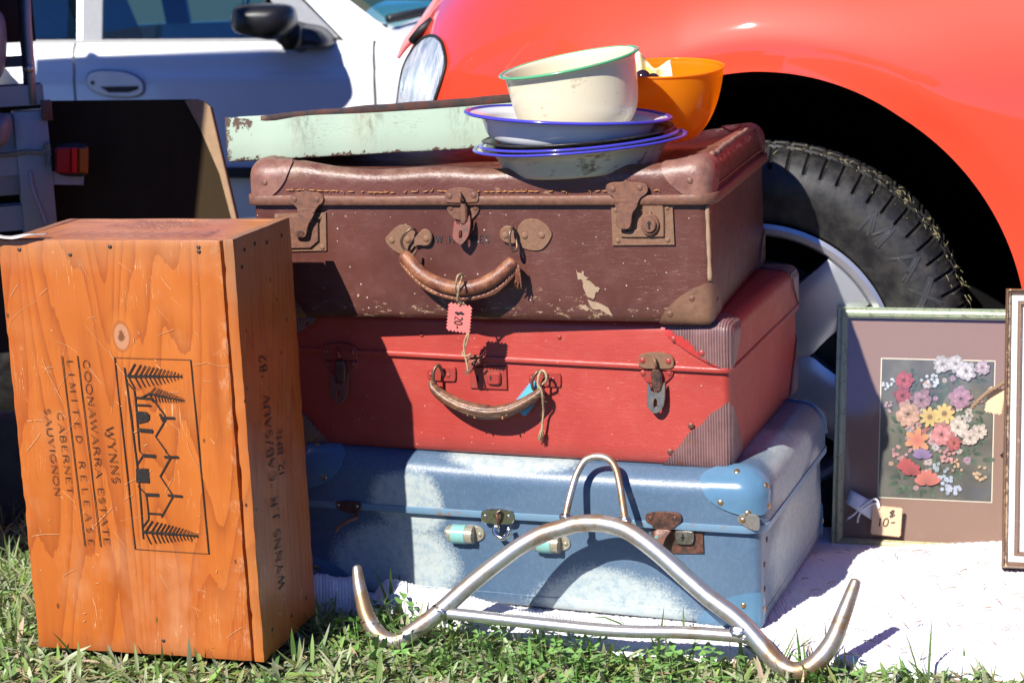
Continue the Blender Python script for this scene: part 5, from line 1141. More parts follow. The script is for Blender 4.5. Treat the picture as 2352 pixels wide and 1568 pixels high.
def inner(parent,x0,w,h,bw,prof,mat,name):
    e=bpy.data.objects.new(name,None); 
    V=[];F=[]; m=len(prof); cs=[((x0,x0),(w-x0,x0)),((w-x0,x0),(w-x0,h-x0)),((w-x0,h-x0),(x0,h-x0)),((x0,h-x0),(x0,x0))]
    bpy.data.objects.remove(e)
    for a,b in cs:
        dx=np.array([b[0]-a[0],b[1]-a[1]],float);L=np.linalg.norm(dx);dx/=L;nn=np.array([-dx[1],dx[0]]);V=[];F=[]
        for k in range(2):
            for u,hh in prof: s0=u*bw; t=s0+(L-2*s0)*k; q=np.array(a)+dx*t+nn*s0; V.append((q[0],-hh,q[1]))
        for j in range(m-1): F.append((j,j+m,j+m+1,j+1))
        obj(name,V,F,mat,parent,smooth=True,angle=25)
b2=F2.P('11',1228,1000)[0]-b1; b3=F2.P('11',1252,1000)[0]-b1-b2
inner(F2,b1*.995,gw,gh,b2,[(0,.0095),(.1,.0100),(.9,.0075),(1,.006)],LIN,'linen_slip')
inner(F2,b1+b2*.99,gw,gh,b3,[(0,.006),(.15,.0085),(.6,.0085),(1,.0045),(1,.001)],BWM,'inner_fillet')
mb=MB(); mb.box((b1+b2,-.002,b1+b2),(gw-b1-b2,.002,gh-b1-b2)); mb.obj('picture_sheet',simple('white_picture_paper',(.76,.76,.77),.7,var=.03),F2)
gW=lambda k,x,y,o: F2.wor(F2.P(k,x,y,o))
strand('twine','brown twisted cord hanging over the right side of the flower picture',[gW('11',1175,530,-.004),gW('11',1128,562,-.006),gW('11',1085,585,-.006),gW('11',1040,625,-.008),gW('11',1000,668,-.012)],.0026,simple('brown_cord',(.26,.17,.10),.8,sc=600),tw=110)
tag('tan card tag half hidden behind the brown frame',frame(gW('11',1122,630,-.016),-.27,.22),None,R(-10),.020,.032,5,8,TC['tan'],[])
# ------------------------------------------------------------------ red car
YW=-.245
WO=at_y('v',1732,832,2.62); CM=frame(WO,YW)
RC=Thing('red_car','bright red car parked behind the suitcases with a silver wheel and a grassy tyre','car',CM)
n=NB('red_car_paint'); f=n.noise(3,2); sc1=n.voro(30); chips=n.ma('MULTIPLY',n.ma('LESS_THAN',n.voro(26),.028),n.mr(n.noise(3,2),.42,.55)); n.bump(n.noise(2.2,2),.02,.02)
REDM=n.fin(n.mix(n.ma('MULTIPLY',chips,.6),n.mix(f,(.66,.044,.016),(.70,.054,.019)),(.75,.55,.5)),.5,0,.25,coat=1,coatr=.035)
RUB=NB('tyre_rubber'); f=RUB.noise(40,4,.65); RUB.bump(RUB.noise(220,3),.25,.0006); RBM=RUB.fin(RUB.mix(RUB.mr(f,.4,.75),(.012,.012,.013),(.040,.037,.033)),RUB.mr(f,.3,.7,.42,.62))
BLK=simple('black_plastic',(.012,.012,.013),.55); DKL=simple('dark_liner',(.006,.006,.006),.9,spec=.05)
RAR=.383; ZAR=.018
Lx,Lz=.78,.62
def H_(x): return float(np.interp(x,[-.8,-.66,-.5,-.3,.0,.3,.6,1.2],[.485,.52,.58,.635,.70,.72,.73,.74]))
def body(xp,zp,off=0):
    """unrolled side (along, up) -> car space"""
    th=min(max(0,(-.22-xp)/.74)*PI/2,1.75)
    X=-.22-.50*math.sin(th) if xp<-.22 else xp
    Hh=H_(X); zz=.34-.16*min(1,max(0,(-.1-X)/.5)); fy=min(max(0,(zp-zz)/.52)*PI/2,1.57)
    Y=.52*(1-math.cos(th))+.42*(1-math.cos(fy))**1.05-.012+.26*max(0,.15-X)**2
    Z=zp if zp<zz else zz+(Hh-zz)*math.sin(fy)
    r=math.hypot(xp,zp-ZAR)                                   # wheel arch flare
    Y-=.0065*math.exp(-((r-RAR-.06)/.075)**2)-(.0055*sst(.050,.0,r-RAR))
    return np.array([X,Y+off,Z+.014])
def bn(xp,zp):
    a=body(xp,zp);b=body(xp+.002,zp)-a;c=body(xp,zp+.002)-a; q=np.cross(b,c); q/=np.linalg.norm(q)+1e-12; return q if q[1]<0 or abs(q[1])<.3 and q[2]>0 else -q
V=[];F=[]; NA,NR=150,40
a0,a1=R(-32),R(212)
for i in range(NA+1):
    al=a0+(a1-a0)*i/NA; ca,sa=math.cos(al),math.sin(al)
    tmax=min([t for t in ((1.02/ca if ca>1e-6 else 9),(-1.0/ca if ca<-1e-6 else 9),(.86-ZAR)/sa if sa>1e-6 else 9,(-.22-ZAR)/sa if sa<-1e-6 else 9)])
    tmax=max(tmax,RAR+.002)
    for j in range(NR+1):
        u=j/NR; r=RAR+(tmax-RAR)*(u**1.7)
        if j==0: V.append(body(RAR*ca,ZAR+RAR*sa)+np.array([0,.03,0])); 
        V.append(body(r*ca,ZAR+r*sa))
m=NR+2
for i in range(NA):
    for j in range(m-1): a=i*m+j; F.append((a,a+m,a+m+1,a+1))
obj('fender',V,F,REDM,RC,smooth=True,angle=50)
# bonnet, nose, bumper, door and cabin behind the frame edge
V=[];F=[]; nx,ny=40,14
for i in range(nx+1):
    for j in range(ny+1):
        xp=-1.0+2.0*i/nx; e=body(xp,.86); t=j/ny; V.append((e[0],e[1]+(1.55-2*min(e[1],.74)+.0-e[1]*0)*0+t*(1.5-2*min(e[1],.72)),e[2]+.035*math.sin(PI*t)))
for i in range(nx):
    for j in range(ny): a=i*(ny+1)+j; F.append((a,a+ny+1,a+ny+2,a+1))
obj('bonnet',V,F,REDM,RC,smooth=True,angle=50)
mb=MB(); mb.box((-.70,.50,-.12),(-.62,1.1,.10)); mb.obj('bumper',REDM,RC)
lip=[RC.loc(at_plane('v',x,y,RC.wor((-.45,.62,.4)),np.array([0.,1.,0.]))) for x,y in((914,134),(930,106),(952,78),(975,46),(996,14),(1015,-20))]
V,F=tube(cat(lip,5),[.003,.008,.008,.007,.006],8); obj('far_headlight',V,F,simple('pink_lens',(.62,.25,.25),.15,sc=20),RC,smooth=True)
mb=MB(); mb.box((1.03,.0,-.16),(1.95,.06,.66)); mb.obj('door',REDM,RC); mb=MB(); mb.box((1.03,.03,-.2),(2.9,1.5,-.12)); mb.obj('sill',REDM,RC)
mb=MB(); mb.box((1.96,.0,-.16),(3.1,1.5,.66)); mb.obj('rear_body',REDM,RC)
Tt=lambda v: np.array([v[0]+(.35 if v[2]>.9 and v[0]<1.5 else 0)-(.3 if v[2]>.9 and v[0]>2 else 0),v[1]+(.12 if v[2]>.9 and v[1]<.8 else 0)-(.12 if v[2]>.9 and v[1]>.8 else 0),v[2]])
mb=MB(); mb.box((1.0,.12,.665),(3.05,1.4,1.16),Tt); mb.obj('cabin',simple('dark_car_glass',(.02,.03,.035),.08),RC)
# wheel arch liner
V=[];F=[]
for i in range(41):
    al=a0+(a1-a0)*i/40
    for (r,y) in((RAR+.004,.034),(RAR+.03,.06),(RAR+.03,.34),(.10,.36)): V.append((r*math.cos(al),y,ZAR+r*math.sin(al)))
for i in range(40):
    for j in range(3): a=i*4+j; F.append((a,a+4,a+5,a+1))
obj('arch_liner',V,F,DKL,RC,smooth=True,angle=40)
# headlight on the nose corner
def lamp(outl,o0,name,mat,parent,k=3):
    bm=bmesh.new(); c=np.mean(outl,0); vs=[]
    N_=len(outl); V=[];F=[]
    for rr in(1.0,.94,.8,.6,.4,.2,.02):
        for (x,z) in outl:
            xp,zp=c+(np.array([x,z])-c)*rr; q=body(xp,zp)+bn(xp,zp)*(o0*(1-rr**8)+.001 if o0>0 else .0025); V.append(q)
    for i in range(6):
        for k_ in range(N_): F.append((i*N_+k_,i*N_+(k_+1)%N_,(i+1)*N_+(k_+1)%N_,(i+1)*N_+k_))
    F.append(tuple(6*N_+k_ for k_ in range(N_))); bm.free()
    return obj(name,V,F,mat,parent,smooth=True,angle=60)
HLO=[(-.81,.335),(-.79,.39),(-.71,.43),(-.65,.45),(-.59,.455),(-.55,.442),(-.53,.42),(-.52,.40),(-.53,.37),(-.54,.35),(-.56,.31),(-.61,.28),(-.68,.27),(-.79,.285)]
HLO=chaikin(HLO,2)
lm=NB('headlight_reflector'); f=lm.noise(24,2,.5,lm.map((1,1,.3)),di=1.5); rb=lm.wave(60,.4,1,1,lm.map((1,1,.35))); lm.bump(lm.ma('ADD',lm.ma('MULTIPLY',rb,.5),f),.65,.009); LMM=lm.fin(lm.mix(lm.mr(f,.35,.65),(.34,.44,.58),(.80,.83,.87)),.20,.30)  # blue and white sky reflection is put into the reflector's colour
h1=lamp(HLO,-1,'headlight',LMM,RC); lamp(HLO,.010,'lens',g,h1)
V=[body(x,z)+bn(x,z)*.003 for x,z in HLO]; V2,F2_=tube(V+[V[0]],.0028,6,caps=False); obj('seal',V2,F2_,BLK,h1,smooth=True)
mb=MB(); q=body(-.66,.470); mb.tube([q+np.array([-.02,-.004,-.015]),q+np.array([0,-.012,.004]),q+np.array([.02,-.006,.02])],.008,8); mb.obj('washer_nozzle',BLK,RC,smooth=True)
# wheel
TW=.20; RT_=.311; RI=.2015
V=[];F=[]; NS=504
prof=[(RI-.004,.012),(RI+.004,.002),(RI+.012,.0),(RI+.03,-.006),(.245,-.012),(.262,-.0125),(.274,-.010),(.2815,-.006),(.2835,-.0055),(.292,.001),(.299,.008),(.3045,.017),(.308,.028),(.3095,.040),(.3060,.043),(.3060,.050),(.3105,.053),(RT_,.08),(.3065,.083),(.3065,.090),(RT_,.093),(RT_,.16),(.30,.19),(.24,.21),(RI,.195)]
for i in range(NS):
    a=2*PI*i/NS; ph=i%7; k=i//7
    for j,(r,y) in enumerate(prof):
        dr=0
        if 9<=j<=13: dr=-.0042*((ph in(0,)) ) -.0010*((ph in(2,5)) if j>10 else 0)
        if 16<=j<=17 or 20<=j<=21: dr=-.0035*(((i+2*j)%7)==0)
        if 8<=j<=9 and ph==0: dr-=.003
        V.append(((r+dr)*math.cos(a),y+(.004 if 9<=j<=11 and ph==0 else 0),(r+dr)*math.sin(a)))
m=len(prof)
for i in range(NS):
    for j in range(m-1): a=i*m+j; b=((i+1)%NS)*m+j; F.append((a,b,b+1,a+1))
WH=bpy.data.objects.new('wheel',None); COL.objects.link(WH); WH.parent=RC.e; WH.location=(0,0.012,0)
TYR=obj('tyre',V,F,RBM,WH,smooth=True,angle=28)
SIL=NB('silver_alloy'); f=SIL.noise(30,3); ALM=SIL.fin(SIL.mix(f,(.56,.57,.60),(.64,.65,.68)),.34,.75,coat=.3)
V,F=lathe([(RI+.002,-.006),(RI-.004,-.010),(RI-.012,-.008),(RI-.016,.0),(RI-.020,.02),(RI-.026,.10),(RI-.02,.15)],120); V=[(x,z,y) for x,y,z in V]
obj('rim',V,F,ALM,WH,smooth=True,angle=40)
half=[(.030,36),(.060,36),(.078,35.9),(.086,33),(.097,27.5),(.115,22),(.14,18),(.165,15),(.185,13.6)]
for s_ in range(5):
    c0=R(41+72*s_); V=[];F=[]; nn_=8
    for r,hd in half:
        hd=min(hd,35.9)
        for i in range(nn_+1):
            q=-1+2*i/nn_; a=c0+R(hd)*q; y=-.004-.010*sst(.05,.12,r)*0+(.012*(1-sst(.03,.16,r)))+.004*abs(q)**6
            V.append((r*math.cos(a),y-.004,r*math.sin(a)))
    n0=len(V)
    V+= [(x*1.0,y+.030,z) for x,y,z in V]
    M_=nn_+1
    for j in range(len(half)-1):
        for i in range(nn_): a=j*M_+i; F.append((a,a+1,a+M_+1,a+M_)); F.append((n0+a,n0+a+M_,n0+a+M_+1,n0+a+1))
        for i in(0,nn_): a=j*M_+i; F.append((a,a+M_,n0+a+M_,n0+a))
    for i in range(nn_): a=(len(half)-1)*M_+i; F.append((a,a+1,n0+a+1,n0+a))
    obj('spoke',V,F,ALM,WH,smooth=True,angle=35)
V,F=lathe([(.0005,-.010),(.022,-.009),(.029,-.004),(.031,.012)],40); V=[(x,z,y) for x,y,z in V]; obj('hub_cap',V,F,ALM,WH,smooth=True,angle=40)
V,F=lathe([(.02,.055),(.14,.055),(.14,.068),(.02,.068)],60); V=[(x,z,y) for x,y,z in V]; obj('brake_disc',V,F,simple('brake_iron',(.05,.045,.04),.5,.6),WH,smooth=True,angle=40)
V,F=lathe([(.0005,.075),(RI-.022,.072)],60); V=[(x,z,y) for x,y,z in V]; obj('inner_barrel',V,F,DKL,WH)
# raised sidewall letters
mb=MB()
for ch,ad in (('M',49),('A',34.5),('X',23)):
    gw_,st_,_s=GL[ch]; hL=.036
    def tf(x,z,k=0,ad=ad):
        a=R(ad+4.5)-x/.262; r=.2505+z*1.0; yb=float(np.interp(r,[.2315,.245,.262,.274,.2815],[-.006,-.012,-.0125,-.010,-.006])); return (r*math.cos(a),yb-.0014,r*math.sin(a))
    for w_,pl in st_:
        P_=[(x*.046,z*hL-.006) for x,z in pl]
        P2=[]
        for i in range(len(P_)-1):
            for t in np.linspace(0,1,6)[:-1]: P2.append(tuple(np.array(P_[i])*(1-t)+np.array(P_[i+1])*t))
        P2.append(P_[-1])
        ribbon(mb,P2,.0052 if w_<.9 else .0085,lambda x,z:tf(x,z)); mb.tube([tf(*q) for q in P2],.0006,4)
mb.obj('raised_lettering',simple('letter_rubber',(.040,.040,.041),.38),WH,smooth=True)
# grass caught in the tread
mb=MB(); random.seed(11)
for i in range(150):
    a=R(random.gauss(38,26)); y=random.uniform(.008,.09); r=.311+random.uniform(-.003,.004)-(.012 if y<.02 else 0)
    p=np.array([r*math.cos(a),y,r*math.sin(a)]); d=np.array([random.gauss(0,1),random.gauss(-.1,.7),random.gauss(0,1)]); rad=p*np.array([1,0,1])/r; d-=rad*(d@rad)*.75; d/=np.linalg.norm(d); L=random.uniform(.003,.014)
    mb.tube([p,p+d*L*.5+rad*.001,p+d*L],[.0006,.0005,.0002],4)
Vw=[CM[:3,:3]@(np.array(v)+np.array([0,.012,0]))+CM[:3,3] for v in mb.V]
gc=obj('grass_clippings',Vw,mb.F,simple('dry_clippings',(.25,.22,.11),.8,var=.6,sc=150),None,smooth=True); gc['kind']='stuff'; gc['label']='dry grass clippings stuck to the tread of the red car tyre'
# ------------------------------------------------------------------ white car
WCm=frame(at_y('v',300,100,5.4),R(-5)); WCm[2,3]=.603
WA=Thing('white_car','white sedan parked at the back with a black door mirror, its door in shade','car',WCm)
n=NB('white_car_paint'); WPM=n.fin((.76,.77,.78),.28,0,.5,coat=.8)
GB=simple('grey_window_trim',(.20,.21,.23),.6); BK2=simple('black_trim',(.014,.014,.015),.45)
WG=bpy.data.materials.new('tinted_car_glass'); WG.use_nodes=True; t_2=WG.node_tree; t_2.nodes.clear(); ou=t_2.nodes.new('ShaderNodeOutputMaterial'); mx=t_2.nodes.new('ShaderNodeMixShader'); tr_=t_2.nodes.new('ShaderNodeBsdfTransparent'); gl=t_2.nodes.new('ShaderNodeBsdfGlossy'); fr2=t_2.nodes.new('ShaderNodeValue')
tr_.inputs[0].default_value=(.62,.86,.84,1); gl.inputs['Roughness'].default_value=.02; fr2.outputs[0].default_value=.13
for a,b in((fr2.outputs[0],mx.inputs[0]),(tr_.outputs[0],mx.inputs[1]),(gl.outputs[0],mx.inputs[2]),(mx.outputs[0],ou.inputs[0])): t_2.links.new(a,b)
slope=-.030
def bz(x): return slope*x
prof=[(.10,-.66),(.03,-.58),(.0,-.46),(-.012,-.36),(-.010,-.24),(-.004,-.12),(-.002,-.098),(.004,-.086),(.008,-.078),(.010,-.045),(.020,-.018),(.040,.0),(.050,.003)]
def side(x,y,z): # nose and tail taper in plan
    e=max(0,(abs(x-.0)-1.35)/.75); return y+.35*min(1,e)**2.2
def panel(name,x0,x1,i0,i1,mat,parent,n_=24,off=0):
    V=[];F=[]; pr=prof[i0:i1+1]; m=len(pr)
    for k in range(n_+1):
        x=x0+(x1-x0)*k/n_
        for y,z in pr: V.append((x,side(x,y,z)+off,z+bz(x)))
    for k in range(n_):
        for j in range(m-1): a=k*m+j; F.append((a,a+m,a+m+1,a+1))
    for k in(0,n_):                                     # folded edge, so that gaps have depth
        b=len(V); V+=[(V[k*m+j][0],V[k*m+j][1]+.03,V[k*m+j][2]) for j in range(m)]
        for j in range(m-1): F.append((k*m+j,k*m+j+1,b+j+1,b+j))
    return obj(name,V,F,mat,parent,smooth=True,angle=40)
ds0=-.176; ds1=.70                                       # door edges
panel('rear_door',-1.05,ds0-.004,1,12,WPM,WA); FDOOR=panel('front_door',ds0+.004,ds1,1,12,WPM,WA); panel('rear_quarter',-2.1,-1.058,1,12,WPM,WA); panel('front_fender',ds1+.008,2.1,1,12,WPM,WA,30); panel('sill',-1.4,1.4,0,1,BK2,WA)
mb=MB(); mb.box((-1.9,.035,-.60),(2.0,.06,-.02),lambda v:np.array([v[0],side(v[0],v[1],0),v[2]+bz(v[0])])); mb.obj('inner_shell',simple('black_inner',(.008,.008,.008),.9),WA)
for x0,x1 in((-1.04,ds0-.012),(ds0+.012,ds1-.01),(ds1+.02,1.05)):
    mb=MB(); mb.box((x0,-.034,-.385),(x1,-.008,-.355),lambda v:np.array([v[0],v[1],v[2]+bz(v[0])])); mb.obj('rub_strip',BK2,WA)
# bonnet, cowl and windscreen, cabin
V=[];F=[]; nx,ny=20,12
for i in range(nx+1):
    x=.62+1.5*i/nx
    for j in range(ny+1):
        t=j/ny; y0=side(x,.045,0); y=y0+(1.66-2*y0)*t; z=.003+bz(x)+.085*math.sin(PI*min(t,1))**.7*(1-.35*(i/nx))-.25*max(0,(i/nx-.75)/.25)**2; V.append((x+.10*math.sin(PI*t)*(1-i/nx)*0,y,z))
for i in range(nx):
    for j in range(ny): a=i*(ny+1)+j; F.append((a,a+ny+1,a+ny+2,a+1))
obj('bonnet',V,F,WPM,WA,smooth=True,angle=40)
def quad(name,pts,mat,parent,th=.012):
    n_=len(pts); P=[np.array(p,float) for p in pts]; nn=np.cross(P[1]-P[0],P[2]-P[0]); nn/=np.linalg.norm(nn); nn=nn if nn[1]>0 else -nn
    V=P+[p+nn*th for p in P]; F=[tuple(range(n_)),tuple(range(2*n_-1,n_-1,-1))]+[(i,(i+1)%n_,n_+(i+1)%n_,n_+i) for i in range(n_)]
    return obj(name,V,F,mat,parent)
def cy(z): return .052+.42*max(0,z)                      # tumblehome of the cabin side
def cp(x,z,o=0): return (x,cy(z)-o,z+bz(x))
apx=lambda z:.60-1.0*z                                   # rear edge of the A pillar
# pillars and rails
quad('windscreen_pillar',[cp(.575,.004),cp(.605,.004),cp(.60-.40,.40),cp(.57-.40,.40)],BK2,WA,.02)
quad('windscreen_pillar_skin',[cp(.615,.004,.004),cp(.78,.004,.004),cp(.78-.62,.46,.004),cp(.615-.42,.42,.004)],WPM,WA,.05)
quad('roof_rail',[cp(-1.6,.40),cp(.22,.40),cp(.16,.46),cp(-1.6,.46)],WPM,WA,.05)
quad('door_pillar',[cp(-.175,.004,.003),cp(-.100,.004,.003),cp(-.108,.40,.003),cp(-.19,.40,.003)],GB,WA,.03)
quad('pillar_strip',[cp(-.172,.004,.006),cp(-.158,.004,.006),cp(-.17,.40,.006),cp(-.184,.40,.006)],simple('bright_strip',(.5,.48,.46),.3,.6),WA,.004)
quad('belt_trim',[cp(-.99,.000,.010),cp(.56,.000,.010),cp(.56,.011,.010),cp(-.99,.011,.010)],simple('belt_rubber',(.17,.17,.18),.5),WA,.02)
# front window pane, quarter sail panel and rear window with round corner
quad('front_window',[cp(-.096,.012),cp(.47,.012),cp(.47-.04,.05),cp(.60-.44,.40),cp(-.105,.40)],WG,WA,.004)
wpts=[(-.205,.012),(-.215,.40),(-.80,.40)]; quad('rear_window',[cp(-.205,.016),cp(-.205,.40),cp(-.44,.40),cp(-.435,.10),cp(-.425,.05),cp(-.40,.022),cp(-.37,.014)],WG,WA,.004)
quad('window_seal',[cp(-.45,.014,.004),cp(-.37,.006,.004),cp(-.37,.016,.004),cp(-.40,.026,.004),cp(-.423,.052,.004),cp(-.432,.10,.004),cp(-.436,.40,.004),cp(-.452,.40,.004)],simple('tan_seal',(.30,.24,.2),.5),WA,.006)
quad('rear_pillar',[cp(-.455,.006),cp(-1.6,.006),cp(-1.4,.40),cp(-.455,.40)],WPM,WA,.04)
quad('sail_panel',[cp(.475,.012,.006),cp(.60,.012,.006),cp(.60-.30,.30,.006),cp(.43,.06,.006)],GB,WA,.012)
quad('windscreen',[(.74,.16,.05+bz(.7)),(.98,.83,.085+bz(.9)),(.42,.83,.52),(.20,.28,.46)],WG,WA,.005); quad('windscreen',[(.98,.83,.085+bz(.9)),(.74,1.50,.05+bz(.7)),(.20,1.38,.46),(.42,.83,.52)],WG,WA,.005)
mb=MB(); mb.tube([(.735,.13,.058+bz(.7)),(.90,.40,.085+bz(.8)),(.99,.83,.098+bz(.9)),(.90,1.26,.085+bz(.8)),(.735,1.53,.058+bz(.7))],.013,8); mb.obj('windscreen_seal',BK2,WA,smooth=True)
mb=MB(); mb.box((-1.5,.24,.45),(.30,1.42,.49)); mb.obj('roof',WPM,WA)
mb=MB(); mb.box((-1.6,1.54,-.6),(.7,1.58,.0)); mb.obj('far_door',WPM,WA)
for x0,x1 in((-1.3,-.25),(-.12,.15)): pass
for x0 in(-.30,.22): quad('far_pillar',[(x0,1.52,0),(x0+.09,1.52,0),(x0+.06,1.42,.45),(x0-.03,1.42,.45)],BK2,WA,.03)
FAB=simple('dark_seat_fabric',(.17,.20,.20),.9,sc=40,var=.4)
for yy in(.22,.90):
    mb=MB(); mb.box((-.30,yy,-.35),(.25,yy+.48,-.18)); mb.box((-.42,yy,-.30),(-.26,yy+.48,.22),lambda v:np.array([v[0]-.35*(v[2]+.3),v[1],v[2]])); mb.obj('seat',FAB,WA)
    mb=MB(); mb.box((-.58,yy+.12,.25),(-.47,yy+.36,.40)); mb.obj('head_rest',FAB,WA)
mb=MB(); mb.box((.36,.16,-.35),(.72,1.46,.02)); mb.obj('dashboard',BK2,WA); mb=MB(); mb.box((-1.4,.1,-.5),(.7,1.5,-.36)); mb.obj('cabin_floor',BK2,WA)
V,F=lathe([(.17,0),(.175,.012),(.185,.012),(.19,0),(.18,-.01)],40,True); V=[(.28+z+.25*(y),.40+x,.05+y*.95) for x,y,z in V]; obj('steering_wheel',V,F,BK2,WA,smooth=True)
# handle
hcx,hcz=at_y('v',265,193,5.4)[0],at_y('v',265,193,5.4)[2]; hl=WA.loc(at_plane('v',265,193,WA.wor((0,-.01,0)),WA.M[:3,1]))
fnH=lambda X,Z,o:(X,-.010-o,Z)
el=[(hl[0]+.083*math.copysign(abs(math.cos(a))**.8,math.cos(a))-.0,hl[2]+(.037)*math.copysign(abs(math.sin(a))**.8,math.sin(a))-.012*math.cos(a)) for a in np.linspace(0,2*PI,33)[:-1]]
V,F=prism([(x*1+ (x-hl[0])*.03,z+(z-hl[2])*.07) for x,z in el],-.004,.0012,fnH,.0005); HB=obj('handle_gap',V,F,BK2,FDOOR)
V,F=prism(el,.0,.006,fnH,.003); HD=obj('door_handle',V,F,WPM,FDOOR,smooth=True,angle=40)
V,F=prism([(hl[0]-.045,hl[2]-.006),(hl[0]+.070,hl[2]-.008),(hl[0]+.068,hl[2]-.018),(hl[0]+.04,hl[2]-.026),(hl[0]-.02,hl[2]-.024)],.004,.0068,fnH,.0005); obj('handle_recess',V,F,BK2,FDOOR)
V,F=prism(ellipse(hl[0]-.065,hl[2]+.006,.006,.006,14),.004,.0075,fnH,.0005); obj('key_lock',V,F,BK2,FDOOR)
# mirror
def mp(k,x,y,o): return WA.loc(at_plane(k,x,y,WA.wor((0,o,0)),WA.M[:3,1]))
mo=[('2',185,90),('2',205,45),('2',260,28),('2',420,22),('2',560,30),('2',600,65),('2',612,130),('2',605,180),('2',560,235),('2',470,275),('2',380,262),('2',260,240),('2',195,205),('2',180,150)]
L=[tuple(mp(*q,-.17)[[0,2]]) for q in mo]; V=[];F=[]; L=chaikin(L,2); c_=np.mean(L,0); N_=len(L)
for (sc_,y) in((.30,-.245),(.62,-.238),(.86,-.22),(.97,-.195),(1,-.165),(.98,-.13),(.9,-.12)):
    for q in L: r_=c_+(np.array(q)-c_)*sc_; V.append((r_[0],y,r_[1]))
for i in range(6):
    for k in range(N_): F.append((i*N_+k,i*N_+(k+1)%N_,(i+1)*N_+(k+1)%N_,(i+1)*N_+k))
F.append(tuple(range(N_))); F.append(tuple(6*N_+k for k in range(N_)))
MIR=obj('door_mirror',V,F,simple('mirror_black',(.010,.010,.012),.35,var=.3,sc=20),WA,smooth=True,angle=50)
mo=[('2',470,262),('2',610,155),('2',700,165),('2',790,185),('2',860,250),('2',872,300),('2',840,322),('2',700,322),('2',560,325),('2',520,300)]
L=chaikin([tuple(mp(*q,.02)[[0,2]]) for q in mo],1); c_=np.mean(L,0); N_=len(L); V=[];F=[]
for sc_,y in((.5,-.075),(.8,-.06),(.95,-.03),(1,.02),(1,.06)):
    for q in L: r_=c_+(np.array(q)-c_)*sc_; V.append((r_[0],y,r_[1]))
for i in range(4):
    for k in range(N_): F.append((i*N_+k,i*N_+(k+1)%N_,(i+1)*N_+(k+1)%N_,(i+1)*N_+k))
F.append(tuple(range(N_))); obj('mirror_foot',V,F,simple('mirror_foot_grey',(.035,.035,.038),.35),MIR,smooth=True,angle=50)
a=mp('2',560,230,-.12); b=mp('2',640,250,0); V,F=tube([a,(a+b)/2,b],[.045,.04,.045],12,flat=.7); obj('mirror_arm',V,F,BK2,MIR,smooth=True)
for x in(-1.25,1.30):
    V,F=lathe([(.02,0),(.19,.0),(.20,-.01),(.29,-.005),(.31,.03),(.31,.16),(.29,.19),(.02,.19)],48); V=[(xx+x,z+.06,y-.64) for xx,y,z in V]; obj('wheel',V,F,RBM,WA,smooth=True,angle=40)
# ------------------------------------------------------------------ dark board
bo=at_y('v',462,236,3.25); bl_=.22; BM_=frame(np.array([0,3.25,0]),R(-6),bl_); 
BM_[:3,3]=at_y('v',545,505,3.16)
BD=Thing('plywood_board','dark weathered plywood board leaning upright behind the wine crate, one corner sunlit','board',BM_)
pts=[(-20,233),(455,228),(470,233),(484,246),(545,505),(600,760),(-20,760)]
L=[BD.F('v',x,y) for x,y in pts]; 
n=NB('weathered_plywood'); f=n.noise(14,5,.7,n.map((1,1,.3))); BDM=n.fin(n.mix(f,(.026,.017,.008),(.050,.034,.018)),.95,0,.1)
V,F=prism(L,-.014,0,lambda X,Z,o:(X,-o,Z),.001); obj('sheet',V,F,BDM,BD)
n=NB('sunlit_board_edge'); f=n.noise(40,4,.7); EDM=n.fin(n.mix(f,(.20,.12,.06),(.38,.25,.14)),.8)
L=[BD.F('v',x,y) for x,y in((425,232),(452,228),(470,233),(484,246),(545,505),(600,760),(588,760),(533,505),(505,400),(462,300))]
V,F=prism(L,-.002,.004,lambda X,Z,o:(X,-o,Z),.001); obj('sunlit_edge_strip',V,F,EDM,BD)  # pale strip paints sunlight along the board's right edge and top corner
# ------------------------------------------------------------------ trailer on the left
TLo=at_y('v',90,240,3.12); TLm=frame(np.array([TLo[0],TLo[1],0]),R(17)); 
TL=Thing('box_trailer','grey galvanised cage trailer with red tail light in shade at the left','trailer',TLm)
n=NB('galvanised_steel'); f=n.voro(30,None,'F1',1); g2=n.noise(18,4,.65); GAL=n.fin(n.mix(g2,(.20,.22,.25),(.34,.36,.40)),.45,.45)
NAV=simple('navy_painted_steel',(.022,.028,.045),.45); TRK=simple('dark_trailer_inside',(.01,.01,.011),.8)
def tp(x,y,o=0): return TL.loc(at_plane('v',x,y,TL.wor((0,-o,0)),TL.M[:3,1]))
def tbox(name,x0,y0,x1,y1,o0,o1,mat,parent=None,ch=.002):
    a=tp(x0,y1);b=tp(x1,y0); return warpbox(name,(a[0],-o1,a[2]),(b[0],-o0,b[2]),mat,parent or TL,(1,1,1),0,ch)
tbox('corner_post',57,252,106,548,-.04,.012,GAL); tbox('top_rail',-900,236,98,256,-.04,.016,GAL)
tbox('tailgate_panel',-900,258,60,520,-.015,.0,GAL); tbox('tailgate_rib',-900,398,58,408,0,.006,GAL); tbox('bottom_rail',-900,520,110,548,-.03,.004,GAL); tbox('underside_shade',-900,552,110,905,-.05,-.01,TRK)  # lowest panel is near-black, standing in for the shade under the trailer
tbox('side_panel',100,262,106,900,-1.6,-.05,GAL)
V,F=tube([tp(46,-260,.0),tp(58,60,.0),tp(66,160,.0),tp(72,245,.004)],.0105,8); obj('cage_post',V,F,NAV,TL,smooth=True)
V,F=tube([tp(52,-260,.016),tp(64,60,.016),tp(70,160,.018),tp(76,240,.018)],[.0065]*4,6,flat=.5); obj('cage_brace',V,F,GAL,TL,smooth=True)
for y0,y1 in((150,185),(-120,-90)): tbox('cage_rail',-900,y0,60,y1,-.02,.002,NAV)
